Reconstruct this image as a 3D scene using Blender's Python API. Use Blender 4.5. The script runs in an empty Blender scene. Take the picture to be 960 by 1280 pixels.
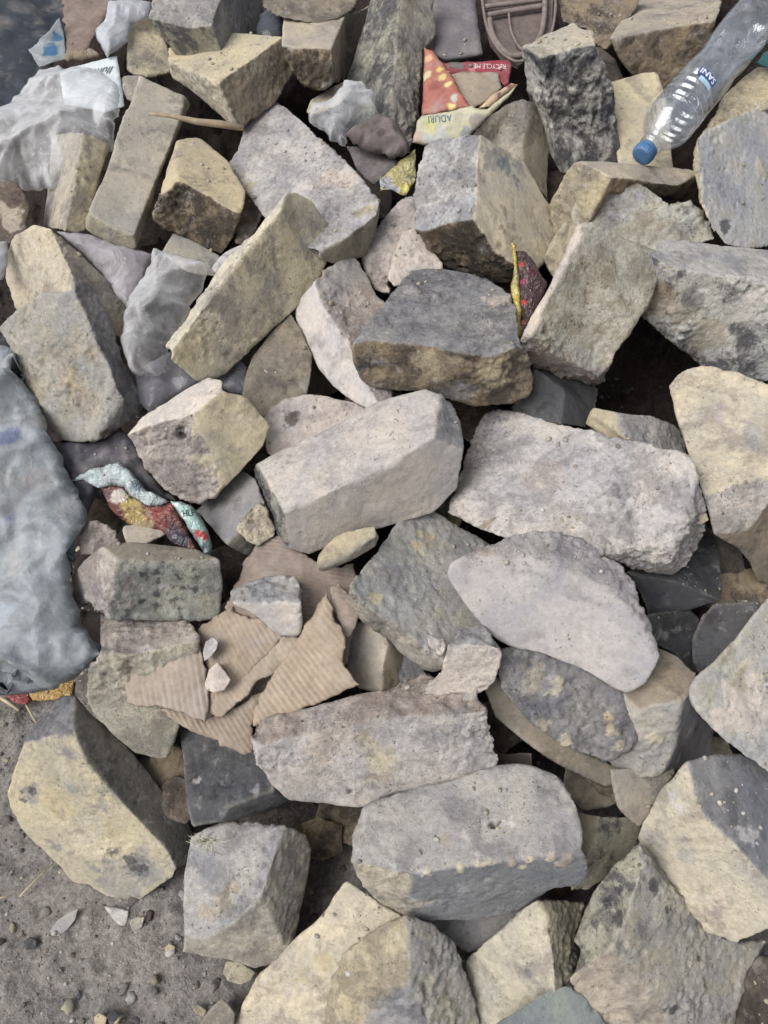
import bpy, bmesh, math, random
import numpy as np
from mathutils import Vector, Matrix
from mathutils.geometry import delaunay_2d_cdt
from mathutils.bvhtree import BVHTree

# ------------------------------------------------------------------ data
# STONES: name, label, visible corners (0.1 mm, world), outline, faces, face finish, inward axis, back depth, stains
# SHEETS: key, name, part, label, category, material, colour, outline (0.1 mm, world), normal, bulge, crumple, ...
STONES = [
["stone","grey broken block with a dark mottled break, perched on a yellow brick",[-3352,13142,7436,-3319,12495,7185,-3171,12538,6903,-2981,12592,6553,-2613,12490,6519,-2281,12374,6565,-2000,13462,6408,-1937,14205,7205,-2404,12218,7167,-2761,12289,7120,-2392,12369,7246,-2273,12961,7476],[0,1,2,3,4,5,6,7,11],[[0,1,9,8,10,11],[1,2,3,4,5,8,9],[8,5,6,7,11,10]],["G2","M2","g1"],[-1953,9487,-2485],639,[],"T1"],
["brick","yellowish brick carrying the grey block with the dark mottled break",[-3232,12882,6705,-3168,12487,6648,-3187,12624,6391,-2720,12143,6261,-2291,11736,6061,-2097,11510,6066,-1639,11932,6223,-1353,12229,6556,-1445,12219,7030,-2278,11444,6677,-2501,12941,6899],[1,2,3,4,5,6,7,8,10,0],[[1,2,3,4,5,9],[9,5,6,7,8],[0,1,9,8,10]],["C1","B1","Y0"],[-1809,9391,-2921],733,[],"T2"],
["stone","small yellow stone wedged between the white plastic scrap and the grey block",[-3897,13359,6789,-3864,13577,6873,-3780,13666,6893,-3614,13681,6868,-3399,13340,6686,-3253,12970,6507,-3255,12753,6418,-3551,12598,6410,-3746,12592,6445,-3842,12627,6478,-3893,13044,6659],[0,1,2,3,4,5,6,7,8,9,10],[[0,1,2,3,4,5,6,7,8,9,10]],["Y1"],[-2587,9304,-2598],596,[],"T3"],
["brick_fragment","small tan fragment beside the white card, above the long tan plank brick",[-4002,12596,6389,-3842,12564,6421,-3594,12437,6439,-3590,12213,6347,-3691,12018,6238,-3806,12119,6247,-3941,12348,6303],[0,1,2,3,4,5,6],[[0,1,2,3,4,5,6]],["T1"],[-2803,9139,-2935],298,[],"T3b"],
["brick","tan brick with a dark rough broken end, lying under another brick at the top",[-1473,12975,7096,-1396,11808,7034,-1327,11718,6863,-1126,11680,6571,-868,11644,6521,-738,11629,6618,-565,13717,6029,-422,14105,6305,-238,14656,6818,-572,13146,7075,-725,11768,6996,-1154,11784,7011],[0,1,2,3,4,5,6,7,8,9],[[0,1,11,10,9],[1,2,3,4,5,10,11],[10,5,6,7,8,9]],["T0","R3","B1"],[-659,9599,-2725],1499,[],"T4"],
["brick","beige brown brick on top of the brick with a dark rough broken end",[-1823,13367,7388,-1764,12884,7239,-1558,12711,7161,-1248,12676,7110,-950,12673,7071,-645,12895,7096,-462,13128,7140,-292,13758,7302],[0,1,2,3,4,5,6,7],[[0,1,2,3,4,5,6,7]],["B1"],[-814,9693,-2318],470,[],"T5"],
["stone","tall rough grey green slab leaning beside the red drink carton",[-142,13347,7392,-297,12993,6969,-467,12671,6551,-579,12527,6323,-474,11921,6028,-231,11392,5945,56,10931,5960,262,11109,5867,391,11347,5929,487,11757,6196,560,12467,6779,671,12658,6819,746,12829,6887,720,13330,7395,261,12831,7504,193,12482,7218,101,11657,6548,45,11204,6179],[0,1,2,3,4,5,6,7,8,9,10,11,12,13,14],[[0,1,2,3,4,5,6,17,16,15,14],[14,15,16,17,6,7,8,9,10,11,12,13]],["M3","T2"],[102,9567,-2908],747,[],"T6"],
["brick","upright block with a black and white crusted front, next to the juice carton",[1856,11370,7126,2236,11829,7163,2632,12149,7204,2695,11833,7219,2810,11657,7237,2714,11037,7238,2901,11023,6973,3046,10990,6664,3145,10952,6375,3299,10881,5871,2859,10774,5783,2475,10697,5793,2320,11026,5955,2115,11281,6362,2015,11408,6557,2005,10879,7155,2156,10963,7185],[0,1,2,3,4,5,6,7,8,9,10,11,12,13,14],[[0,1,2,3,4,5,16,15],[15,16,5,6,7,8,9,10,11],[0,15,11,12,13,14]],["C1","Z3","Z2"],[2151,9286,-3023],638,[],"T7"],
["stone","brown block lying behind the clear plastic bottle",[3205,12199,7015,3677,13482,6950,4241,14838,6922,4374,14964,7039,5552,14750,7086,4657,12318,7210,4622,12265,6877,4336,12179,6433,4097,12149,6335,3663,12152,6527,3377,12173,6781,3456,12193,7046,3947,12296,7118],[0,1,2,3,4,5,6,7,8,9,10],[[0,1,2,3,4,5,12,11],[0,11,12,5,6,7,8,9,10]],["T1","R2"],[2948,9235,-2454],1957,[],"T8"],
["brick","plain yellow tan brick standing upright behind the bottle cap",[3161,11666,6617,3419,11724,6670,3666,11773,6716,3843,11766,6718,3897,11497,6517,3955,11097,6218,3998,10646,5880,3538,10624,5846,3245,10689,5884,3199,11217,6280],[0,1,2,3,4,5,6,7,8,9],[[0,1,2,3,4,5,6,7,8,9]],["Y0"],[2879,9034,-3179],669,[],"T9"],
["stone","small brown stone peeking out behind the black and white crusted block",[3097,12593,6806,3192,12580,6789,3404,12455,6668,3508,12260,6494,3339,12176,6434,3222,12261,6515,3142,12439,6672],[0,1,2,3,4,5,6],[[0,1,2,3,4,5,6]],["N1"],[2453,9294,-2756],308,[],"T10"],
["brick_fragment","yellow crumbling fragment under the clear plastic bottle",[4207,10580,6225,4325,10769,6298,4544,11097,6427,4735,11426,6551,5037,11713,6684,5247,11857,6762,5557,11704,6777,5398,11038,6569,5072,10939,6482,4753,10871,6404,4404,10651,6280],[0,1,2,3,4,5,6,7,8,9,10],[[0,1,2,3,4,5,6,7,8,9,10]],["Y2"],[3803,8753,-2986],825,[],"T11"],
["stone","pale grey white boulder with dark blotches below the bottle, cut by the picture edge",[3898,9821,6574,4060,10018,6587,4607,10559,6546,5068,11039,6528,5666,11621,6476,5398,9624,5308,4878,9244,5439,4543,9018,5536,4246,8886,5670,4028,8922,5860,3879,9095,6091,3861,9430,6268,3844,9693,6403],[0,1,2,3,4,5,6,7,8,9,10,11,12],[[0,1,2,3,4,5,6,7,8,9,10],[0,10,11,12]],["S1","Y2"],[3868,8471,-3644],860,[[4243,9103,5822,90,"D"],[4968,10215,6038,149,"C"],[4283,9476,6048,71,"g"]],"R1"],
["brick","long smooth tan plank brick with one chipped end",[-3455,11801,6636,-3140,11764,6544,-2817,11673,6428,-2821,11788,6272,-2904,11333,6131,-3083,10366,5814,-3171,10013,5533,-3278,9450,5331,-3428,9518,5261,-3650,9592,5302,-3977,9684,5481,-3824,9590,5745,-3547,9482,5592,-3255,9415,5528,-2893,11218,6195,-2855,11477,6347],[0,1,2,3,4,5,6,7,8,9,10,11],[[0,1,2,15,14,13,12,11],[11,12,13,7,8,9,10],[2,3,4,5,6,7,13,14,15]],["T0","Q2","B0"],[-2769,8860,-3719],1007,[],"T12"],
["brick","short pale yellow brick leaning on the white plastic bag",[-4813,11601,5944,-4460,11202,6116,-4045,10684,6289,-3775,10818,6091,-3884,10518,5858,-4003,10159,5565,-4068,9901,5327,-4177,9792,5336,-4297,9725,5415,-4892,10431,5145,-4863,11016,5532,-4149,10265,5911],[0,1,2,3,4,5,6,7,8,9,10],[[0,1,2,11,8,9,10],[2,3,4,5,6,7,8,11]],["T1","Y1"],[-3502,8581,-3754],712,[],"T13"],
["brick","squarish beige brick with a rough brown broken end facing down",[-2879,11000,6063,-2754,11115,6062,-2594,11142,6041,-2139,10722,5903,-1870,10109,5764,-1862,9624,5685,-2003,9652,5384,-2226,9686,5090,-2573,9708,5253,-2849,9724,5405,-3024,9730,5591,-2908,9705,5861,-2665,9896,6007,-2316,9789,5876,-2038,9659,5734],[0,1,2,3,4,5,6,7,8,9,10,11],[[0,1,2,3,4,5,14,13,12,11],[11,12,13,14,5,6,7,8,9,10]],["Y0","R3"],[-2163,8886,-4045],881,[],"T14"],
["brick","large white crusted block under the slanted yellowish brick",[-1668,12222,6224,-1847,12141,6140,-2034,11854,5996,-2105,11297,5815,-2217,11091,5718,-2015,10612,5651,-1672,9970,5586,-1292,9265,5516,-802,8898,5578,-523,9025,5661,-101,9295,5864,-61,9412,5975,-248,9810,6023,-591,10466,6092,-887,10976,6136,-1265,11603,6185,-61,9408,5810,-124,9361,5555,-263,9262,5295,-619,9018,5316,-827,8879,5481],[0,1,2,3,4,5,6,7,8,20,19,18,17,16,11,12,13,14,15],[[0,1,2,3,4,5,6,7,8,9,10,11,12,13,14,15],[8,20,19,18,17,16,11,10,9]],["W2","B0"],[-960,9118,-3992],1468,[[-635,10100,5961,233,"K"],[-1495,11487,6075,230,"G"],[-254,9415,5891,102,"Y"],[-1886,10476,5655,89,"Y"]],"T15"],
["brick","slanted yellowish brick lying on top of the large white crusted block",[-1201,9162,6159,-1318,9055,6059,-1664,8773,5770,-1901,8666,5586,-2264,8320,5274,-2608,7756,4940,-2529,7580,4879,-2276,7605,4539,-2039,7750,4478,-1626,8162,4707,-1066,8692,4957,-872,8923,5143,-725,9144,5381,-679,9275,5588,-919,9289,5991,-1101,9222,6132,-1261,8940,6033,-1569,8663,5796,-1815,8387,5581,-2164,8026,5290,-2509,7648,4991],[0,1,2,3,4,5,20,6,7,8,9,10,11,12,13,14,15],[[0,1,2,3,4,5,20,19,18,17,16],[0,16,17,18,19,20,6,7,8,9,10,11,12,13,14,15]],["C1","Y1"],[-1605,8528,-4970],999,[[-1047,9090,5818,259,"T"],[-1863,8218,5226,235,"T"],[-2248,7761,4843,176,"Y"]],"T16"],
["brick","large grey brick with a yellow worn middle, beside the woven sack",[-4898,8340,4767,-4753,8378,4920,-4574,8388,5064,-4210,8334,5266,-3939,8237,5346,-3735,8165,5411,-3757,8305,5532,-3616,8372,5342,-3415,8234,4931,-3312,7945,4593,-3097,7776,4141,-3112,7646,4089,-3301,7191,4130,-3491,6953,4117,-3778,7059,4035,-4036,7156,3963,-4216,7302,4008,-4412,7551,4166,-4582,7811,4357,-4685,8067,4592,-3611,8006,5225,-3495,7795,4993,-3325,7565,4725,-3162,7330,4457,-3435,7024,4247],[0,1,2,3,4,5,6,7,8,9,10,11,12,24,13,14,15,16,17,18,19],[[0,1,2,3,4,5,20,21,22,23,24,13,14,15,16,17,18,19],[5,6,7,8,9,10,11,12,24,23,22,21,20]],["A2","g2"],[-3760,7497,-5445],880,[[-3834,7736,4743,216,"T"],[-3687,7378,4407,177,"T"],[-4543,8275,4962,121,"M"],[-3790,7566,4568,118,"Y"]],"T17"],
["brick","pale cream brick behind the large grey brick with a yellow worn middle",[-5311,9717,4746,-5177,9773,5043,-5031,9779,5274,-4613,9573,5547,-4284,9331,5624,-4010,9290,5326,-3739,9220,5019,-3455,9029,4651,-3418,8600,4445,-3660,8518,4661,-3935,8670,5005,-4590,9091,4748,-5169,9392,4398,-4036,8929,5253],[0,1,2,3,4,5,6,7,8,9,10,11,12],[[0,1,2,3,4,13,10,11,12],[4,5,6,7,8,9,10,13]],["C1","T2"],[-3768,8018,-4638],933,[],"T18"],
["stone","pyramid shaped broken block with a clean yellow face and a pink crusted face",[-3049,6827,4330,-2868,7019,4427,-2628,7127,4535,-2370,7253,4651,-2095,7333,4768,-1895,7197,4825,-1646,7084,4689,-1394,6983,4320,-1468,6842,4138,-1707,6616,3941,-1876,6481,3844,-2018,6360,3747,-2249,6351,3632,-2446,6402,3662,-2618,6472,3743,-2743,6554,3867,-2853,6646,4018,-2980,6747,4185,-1894,7032,4800,-2180,6822,4664,-2333,6563,4200,-1992,6528,4064],[0,1,2,3,4,5,18,6,7,8,9,10,11,12,13,14,15,16,17],[[0,1,2,3,4,5,18,19],[0,19,20,21,11,12,13,14,15,16,17],[18,6,7,8,9,10,11,21,20,19]],["P1","K3","Y0"],[-2396,7239,-6470],746,[[-2415,6750,4434,84,"D"]],"T19"],
["brick","pale pinkish brick, long side to the viewer, above the torn cardboard",[-1502,6632,4057,-1292,6718,4135,-887,6830,4277,-477,6976,4426,-95,7093,4562,189,7115,4653,461,7138,4741,630,6970,4768,767,6978,4655,877,6777,4497,893,6489,4394,864,6431,3825,585,6318,3524,0,6127,3475,-479,5970,3435,-878,5835,3343,-1107,5774,3503,-1318,6196,3397,-1604,6786,3440,-1601,6804,3732,-1105,5819,4060,-538,6006,4254,18,6180,4434,536,6389,4654],[0,1,2,3,4,5,6,7,8,9,10,11,12,13,14,15,16,17,18,19],[[0,1,2,3,4,5,6,7,23,22,21,20],[20,21,22,23,10,11,12,13,14,15,16],[0,20,16,17,18,19],[7,8,9,10,23]],["P1","P0","M2","G2"],[-328,7252,-6878],944,[],"T20"],
["brick","largest white brick, its far end deeply pitted and crumbled",[1281,7583,3955,1364,7637,4004,1470,7615,4048,1807,7401,4160,2085,7130,4233,2391,6925,4333,2602,6752,4395,2995,6439,4513,3329,6170,4613,3358,5924,4581,3520,5811,4173,3615,5737,3909,3483,5566,3491,3325,5488,3353,3067,5468,3437,2624,5452,3631,1947,5398,3837,1408,5793,3667,1164,5994,3595,812,6339,3502,871,6570,3573,1062,7070,3757,3343,5801,4460,3295,5555,4216,3098,5308,3945,2713,5363,3933],[0,1,2,3,4,5,6,7,8,9,10,11,12,13,14,15,16,17,18,19,20,21],[[0,1,2,3,4,5,6,7,8,9,22,23,24,25,16,17,18,19,20,21],[9,10,11,12,13,14,15,16,25,24,23,22]],["W2","W3"],[2428,6870,-6849],943,[[2747,5742,4142,177,"G"],[2702,6000,4196,126,"g"],[1254,6024,3576,86,"R"],[1983,6395,3996,227,"P"],[3107,6012,4374,160,"G"]],"T21"],
["stone","smooth lavender white boulder with a rougher upper rim, lying against the largest white brick",[720,5111,3802,752,5185,3902,862,5218,3971,1095,5349,4004,1347,5457,4025,1647,5553,4036,1942,5537,3999,2154,5500,3962,2375,5378,3888,2568,5255,3816,2698,5072,3725,2697,4917,3658,2781,4744,3576,2845,4565,3493,2895,4358,3399,2755,4203,3174,2590,4144,3061,2449,4189,3083,2189,4306,3165,1954,4399,3223,1659,4492,3266,1431,4534,3263,1217,4626,3326,1017,4791,3480,851,4958,3646,1137,5255,4008,1505,5207,3984,1887,5105,3921,2365,4926,3804,2716,4642,3604],[0,1,2,3,4,5,6,7,8,9,10,11,12,13,14,15,16,17,18,19,20,21,22,23,24],[[0,1,2,25,26,27,28,29,14,15,16,17,18,19,20,21,22,23,24],[2,3,4,5,6,7,8,9,10,11,12,13,14,29,28,27,26,25]],["L0","L2"],[2234,5733,-7883],858,[[1123,5281,4003,86,"K"],[1913,5253,3902,139,"G"],[2258,5151,3822,104,"g"]],"T22"],
["brick","grey flat brick with faint yellow stains beside the lavender white boulder",[337,6480,3468,499,6510,3406,850,6368,3251,1324,6191,3043,1580,5819,2902,1310,5138,2938,1103,4981,3004,699,4459,3110,588,4484,2904,477,4536,2836,316,4643,2914,181,4726,2949,63,4814,3058,-274,5022,3136,-426,5141,3310,-354,5154,3604,-47,5729,3542,-301,5076,3533,-88,4915,3411,176,4768,3317,508,4555,3168],[0,1,2,3,4,5,6,7,8,9,10,11,12,13,14,15,16],[[0,1,2,3,4,5,6,7,20,19,18,17,15,16],[17,18,19,20,7,8,9,10,11,12,13,14,15]],["A1","T2"],[542,5945,-8023],939,[[91,5243,3415,236,"g"],[-89,5092,3466,71,"Y"],[485,6073,3361,155,"Y"]],"T23"],
["brick_fragment","small beige fragment with a grey crown resting on the long white crusted brick",[668,4388,3551,744,4509,3517,829,4598,3490,947,4666,3465,1063,4697,3450,1132,4615,3464,1160,4497,3491,1231,4383,3513,1220,4311,3237,1185,4257,3033,1117,4224,2905,1033,4211,2859,760,4212,2874,687,4184,2767,618,4171,2720,510,4183,2769,420,4207,2865,458,4253,3040,583,4287,3165,633,4345,3388,937,4403,3542],[0,1,2,3,4,5,6,7,8,9,10,11,12,13,14,15,16,17,18,19],[[0,1,2,3,4,5,6,7,20],[0,20,7,8,9,10,11,12,13,14,15,16,17,18,19]],["G2","P1"],[1013,5194,-8485],416,[],"T24"],
["pebble","tiny white chip stuck on the grey flat brick with faint yellow stains",[457,4618,3415,517,4615,3404,586,4588,3384,639,4600,3380,662,4511,3346,615,4408,3319,538,4443,3343,480,4512,3376],[0,1,2,3,4,5,6,7],[[0,1,2,3,4,5,6,7]],["W2"],[677,5465,-8347],155,[],"T24b"],
["brick_fragment","small flat tan chip leaning on the pale pinkish brick above the cardboard",[-771,5499,3644,-675,5613,3692,-549,5730,3753,-392,5754,3822,-226,5740,3893,-117,5722,3939,-55,5706,3752,-110,5653,3645,-320,5541,3608,-500,5446,3580,-686,5349,3557,-752,5338,3643,-90,5631,3866,-359,5488,3757,-663,5381,3676],[0,1,2,3,4,5,6,7,8,9,10,11],[[0,1,2,3,4,5,12,13,14,11],[5,6,7,8,9,10,11,14,13,12]],["Y1","T1"],[-496,6462,-7616],267,[],"T25"],
["brick_fragment","flat beige sherd with a grey upper band, lying on the torn cardboard",[-1698,5020,3490,-1722,5168,3469,-1609,5256,3458,-1453,5305,3453,-1184,5341,3451,-975,5352,3452,-933,4976,3506,-946,4894,3052,-1026,4882,2957,-1127,4887,2950,-1256,4914,3055,-1376,4953,3234,-1517,4985,3359,-1665,5000,3397,-1662,4983,3466,-1235,4992,3499],[0,1,2,3,4,5,6,7,8,9,10,11,12,13],[[0,1,2,3,4,5,6,15,14],[14,15,6,7,8,9,10,11,12,13,0]],["G2","P0"],[-1512,5799,-8005],332,[],"T26"],
["pebble","little white oblong chip on the cardboard beside its flap",[-2000,4763,3039,-1924,4786,3086,-1866,4743,3069,-1885,4686,3012,-1961,4630,2935,-2018,4611,2898,-2038,4688,2959],[0,1,2,3,4,5,6],[[0,1,2,3,4,5,6]],["W1"],[-2197,5282,-8202],121,[],"T26b"],
["pebble","little three sided beige chip on the torn cardboard",[-1987,4372,2802,-1947,4494,2887,-1857,4549,2948,-1757,4438,2912,-1698,4371,2890,-1768,4292,2821,-1879,4284,2782,-1966,4325,2780],[0,1,2,3,4,5,6,7],[[0,1,2,3,4,5,6,7]],["P1"],[-2100,4965,-8422],207,[],"T26c"],
["stone","smooth two sided grey stone tucked under the grey flat brick, next to the cardboard",[-442,5001,2468,-403,5163,2654,-265,5193,2843,-93,5077,2945,66,5057,2743,211,5043,2561,239,4869,2413,190,4672,2344,94,4546,2377,-37,4451,2471,-264,4581,2316,-412,4749,2286,37,4933,2830,-19,4676,2640],[0,1,2,3,4,5,6,7,8,9,10,11],[[0,1,2,3,12,13,9,10,11],[12,3,4,5,6,7,8,9,13]],["T0","B0"],[-102,5311,-8473],334,[],"T27"],
["brick","brick with black and green striped mouldy front beside the woven sack",[-3161,5536,3797,-2909,5623,3737,-2516,5634,3668,-2113,5617,3603,-1894,5494,3594,-1900,5362,3259,-1970,5205,2908,-2159,5156,2912,-2594,5075,2997,-2926,5035,3118,-3103,5017,3191,-3277,5158,3118,-3454,5319,3068,-3838,5441,2657,-3754,5504,2866,-3696,5531,2989,-3709,5634,3106,-3461,5619,3456,-2939,5309,3819,-2415,5376,3696],[0,1,2,3,4,5,6,7,8,9,10,11,12,13,14,15,16,17],[[0,1,2,3,4,19,18],[18,19,4,5,6,7,8,9,10],[0,18,10,11,12,13,14,15,16,17]],["B0","O2","K2"],[-3113,5756,-7561],625,[[-2335,5348,3529,54,"D"],[-2352,5292,3395,55,"D"],[-2388,5224,3243,55,"D"],[-2387,5170,3101,46,"D"],[-2160,5402,3549,36,"D"],[-2162,5364,3451,36,"D"],[-2185,5310,3327,46,"D"],[-2549,5322,3606,36,"D"],[-2565,5270,3483,36,"D"],[-2591,5212,3351,45,"D"],[-2601,5156,3213,37,"D"],[-2703,5276,3592,45,"D"],[-2741,5209,3445,45,"G"],[-2763,5144,3291,36,"D"],[-2473,5260,3393,45,"W"],[-2503,5189,3230,46,"G"],[-2864,5210,3532,72,"T"],[-2900,5109,3293,54,"T"],[-2084,5289,3203,74,"T"]],"T28"],
["stone","small pinkish crumbly lump against the woven sack",[-3645,5974,3445,-3613,6099,3506,-3501,6163,3521,-3358,6125,3477,-3258,6048,3418,-3201,5941,3352,-3352,5882,3346,-3455,5820,3331,-3591,5815,3352],[0,1,2,3,4,5,6,7,8],[[0,1,2,3,4,5,6,7,8]],["K2"],[-3530,6139,-7061],288,[],"T28b"],
["brick_fragment","small beige wedge on top of the brick with the striped mouldy front",[-3151,6111,3521,-2935,6116,3502,-2698,6101,3474,-2631,6025,3445,-2769,5936,3431,-2889,5858,3419,-3039,5868,3436,-3104,5993,3481],[0,1,2,3,4,5,6,7],[[0,1,2,3,4,5,6,7]],["T0"],[-3039,6285,-7160],194,[],"T28c"],
["brick","tan dusty block standing under the brick with the striped mouldy front",[-3408,5366,2729,-2858,5253,2823,-2300,5155,2914,-2091,4785,3055,-2177,4579,2538,-2305,4444,2224,-2447,4330,1971,-2534,4227,1727,-2649,4124,1493,-2813,4121,1542,-2989,4132,1628,-3214,4230,1966,-3352,4310,2224,-3384,4391,2450,-3317,4541,2826,-3158,4625,2993,-2815,4614,2994,-2466,4681,3018],[0,1,2,3,4,5,6,7,8,9,10,11,12,13,14,15],[[0,1,2,3,17,16,15],[15,16,17,3,4,5,6,7,8,9,10,11,12,13,14]],["K2","C2"],[-2929,4726,-8312],631,[],"T29"],
["brick","dark slate grey brick under the lower edge of the cardboard",[-2516,4476,1608,-2282,4599,1702,-1861,4556,1823,-1465,4118,1866,-1256,3600,1837,-1118,3657,1406,-1414,3516,1330,-1861,3311,1599,-2178,3312,1502,-2298,3593,1516,-2363,3824,1537,-1760,3419,1764],[0,1,2,3,4,5,6,7,8,9,10],[[0,1,2,3,4,11,7,8,9,10],[4,5,6,7,11]],["D1","D0"],[-1933,3991,-8963],636,[[-2217,3801,1589,38,"W"],[-1441,3587,1800,46,"G"]],"T30"],
["brick","long white crusted brick lying below the torn cardboard",[-1402,3777,2714,-1363,3947,2707,-1176,4008,2719,-936,4066,2735,-589,4150,2757,-309,4239,2775,0,4306,2796,386,4465,2817,708,4344,2850,996,4218,2880,1062,3997,2898,1156,3825,2579,1237,3708,2361,1172,3642,2246,708,3546,2113,0,3428,1962,-240,3377,1890,-417,3384,1918,-752,3398,1972,-1059,3407,2015,-1184,3470,2141,-1248,3534,2262,-1365,3651,2483,-1262,3704,2676,-684,3827,2760,0,3950,2846,1027,3969,2881],[0,1,2,3,4,5,6,7,8,9,10,11,12,13,14,15,16,17,18,19,20,21,22],[[0,1,2,3,4,5,6,7,8,9,10,26,25,24,23],[0,23,24,25,26,10,11,12,13,14,15,16,17,18,19,20,21,22]],["K3","W2"],[-230,4380,-8987],705,[[-603,3753,2613,258,"P"],[-87,3693,2453,209,"C"],[-397,3476,2086,35,"D"],[687,3930,2813,189,"G"],[961,3742,2445,157,"W"]],"T31"],
["brick","big smooth grey brick with a small round hole in its top face",[-199,3281,2130,0,3349,2155,348,3420,2196,697,3491,2238,1006,3583,2276,1235,3625,2303,1443,3632,2327,1629,3605,2346,1817,3543,2365,1922,3451,2372,1962,3329,2372,1993,3160,2369,2015,2996,2364,2008,2701,2342,2092,2618,1999,2039,2564,1792,1746,2546,1774,1669,2508,1636,1382,2420,1333,1041,2385,1256,630,2379,1307,397,2366,1298,113,2446,1321,-86,2531,1475,-230,2609,1670,-314,2715,2090,-279,3008,2110,268,2576,2157,608,2613,2209,1293,2665,2288,1718,2690,2329,1967,2699,2346],[0,1,2,3,4,5,6,7,8,9,10,11,12,31,13,14,15,16,17,18,19,20,21,22,23,24,25,26],[[0,1,2,3,4,5,6,7,8,9,10,11,12,31,30,29,28,27,25,26],[27,28,29,30,31,13,14,15,16,17,18,19,20,21],[25,27,21,22,23,24]],["G1","F1","C2"],[1207,3332,-9351],811,[[1145,3030,2273,42,"H"],[1201,3020,2279,25,"H"],[1333,3022,2293,58,"W"],[447,2587,2148,41,"C"],[771,2612,2191,41,"C"],[954,2636,2257,49,"C"],[1067,2643,2262,40,"C"],[1293,2658,2285,48,"C"],[1455,2678,2296,49,"C"],[1695,2685,2321,56,"C"],[1825,2674,2259,65,"C"],[1425,2638,2182,41,"C"],[666,2928,2216,75,"T"],[947,2735,2241,41,"W"]],"T32"],
["brick","grey topped brick standing on the dirt with a straw tuft at its corner",[-2272,3308,1090,-2052,3365,1212,-1800,3381,1342,-1467,3331,1500,-1103,3226,1659,-917,3263,1317,-861,3174,1107,-879,3014,969,-913,2833,842,-996,2503,650,-1070,2214,482,-1238,2186,426,-1491,2146,349,-1777,2199,511,-2042,2216,580,-2259,2233,644,-2206,2348,934,-2290,2956,1012,-1136,3178,1648,-1338,2578,1422,-1667,2380,1122,-1964,2290,943],[0,1,2,3,4,5,6,7,8,9,10,11,12,13,14,15,16,17],[[0,1,2,3,4,18,19,20,21,16,17],[18,4,5,6,7,8,9,10,19],[16,21,20,19,10,11,12,13,14,15]],["G2","T1","T1"],[-1551,2801,-9474],716,[[-1777,2573,1156,178,"T"]],"T33"],
["brick","yellow faced brick with a grey weathered, partly shade-toned side, resting alone on the bare dirt",[-4660,3902,1006,-4584,3973,1172,-4295,4202,1736,-4159,4413,1852,-3957,4603,1993,-3873,4631,2041,-3686,4571,2127,-3500,4427,1905,-3214,4305,1547,-2858,3998,1092,-2650,3824,827,-2445,3635,565,-2415,3532,521,-2452,3198,544,-2578,3072,530,-2869,2994,243,-3192,2916,-61,-3398,2922,-152,-3527,2965,-138,-3877,3104,-60,-4012,3209,65,-4135,3313,193,-4377,3489,394,-4577,3642,573,-4656,3786,796,-3916,4150,1884,-3632,4202,2061,-3496,3924,1751,-3136,3641,1351,-2661,3299,852,-2535,3120,640],[0,1,2,3,4,5,6,7,8,9,10,11,12,13,30,14,15,16,17,18,19,20,21,22,23,24],[[0,1,2,25,26,27,28,29,30,14,15,16,17,18,19,20,21,22,23,24],[2,3,4,5,6,26,25],[6,7,8,9,10,11,12,13,30,29,28,27,26]],["Q1","g2","U1"],[-3308,3425,-8794],1000,[[-3289,3119,261,279,"g"],[-2886,3155,534,176,"g"],[-4343,3833,1052,128,"g"],[-3958,3759,1111,215,"Y"],[-3656,3440,671,277,"C"],[-3830,3963,1557,192,"C"],[-3309,3458,883,156,"Y"],[-3417,3667,1217,87,"g"],[-3348,3319,604,118,"D"],[-3104,3177,464,138,"D"],[-3653,3263,344,70,"g"],[-4360,3852,1079,89,"D"],[-4468,3819,963,60,"D"],[-3710,3812,1337,67,"g"]],"T34"],  # last face: weathered grey with some shade put into its tone
["stone","flat cream coloured slab at the bottom edge beside the dirt",[-406,2666,1561,-215,2566,1520,170,2373,1447,171,2034,1113,-86,1736,742,-523,1491,369,-1152,1516,204,-1727,1538,53,-1622,1723,267,-1407,1952,557,-1149,2138,818,-940,2266,1007,-760,2357,1150,-653,2457,1281,-547,2576,1430],[0,1,2,3,4,5,6,7,8,9,10,11,12,13,14],[[0,1,2,3,4,5,6,7,8,9,10,11,12,13,14]],["C1"],[-749,2167,-9734],1000,[[-1059,1845,557,62,"K"],[-699,2081,898,175,"Y"]],"T35"],
["stone","peaked broken block with a yellow side and a grey side, leaning on the cream slab",[206,2308,1773,-17,2259,1529,-230,2198,1287,-414,2089,1035,-549,1994,840,-611,1794,631,-663,1493,356,-253,1442,694,494,1409,913,1076,1485,409,1013,1608,550,915,1805,772,862,1928,903,747,2186,1180,506,2281,1473,270,2007,1559,244,1771,1395,-83,1664,1060],[0,1,2,3,4,5,6,7,8,9,10,11,12,13,14],[[0,1,2,3,4,5,6,7,17,16,15],[0,15,16,8,9,10,11,12,13,14],[16,17,7,8]],["Y2","A2","g1"],[216,1977,-9800],631,[],"T36"],
["stone","cream yellow stone with a ribbed side, between the peaked block and the spotted grey brick",[887,2115,746,1047,2183,997,1353,2311,1475,1462,2370,1659,1569,2409,1821,1775,2465,1622,2191,2558,1210,2126,2363,1186,2043,2190,1193,2101,2128,1099,1945,1851,1135,1727,1691,1297,1357,1451,635,1050,1497,326,954,1749,462,888,1935,569,1676,2319,1735,1731,1985,1496],[0,1,2,3,4,5,6,7,8,9,10,11,12,13,14,15],[[0,1,2,3,4,16,17,11,12,13,14,15],[4,5,6,7,8,9,10,11,17,16]],["C1","Y2"],[1599,2174,-9629],627,[[1526,1854,1195,58,"g"]],"T37"],
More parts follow.
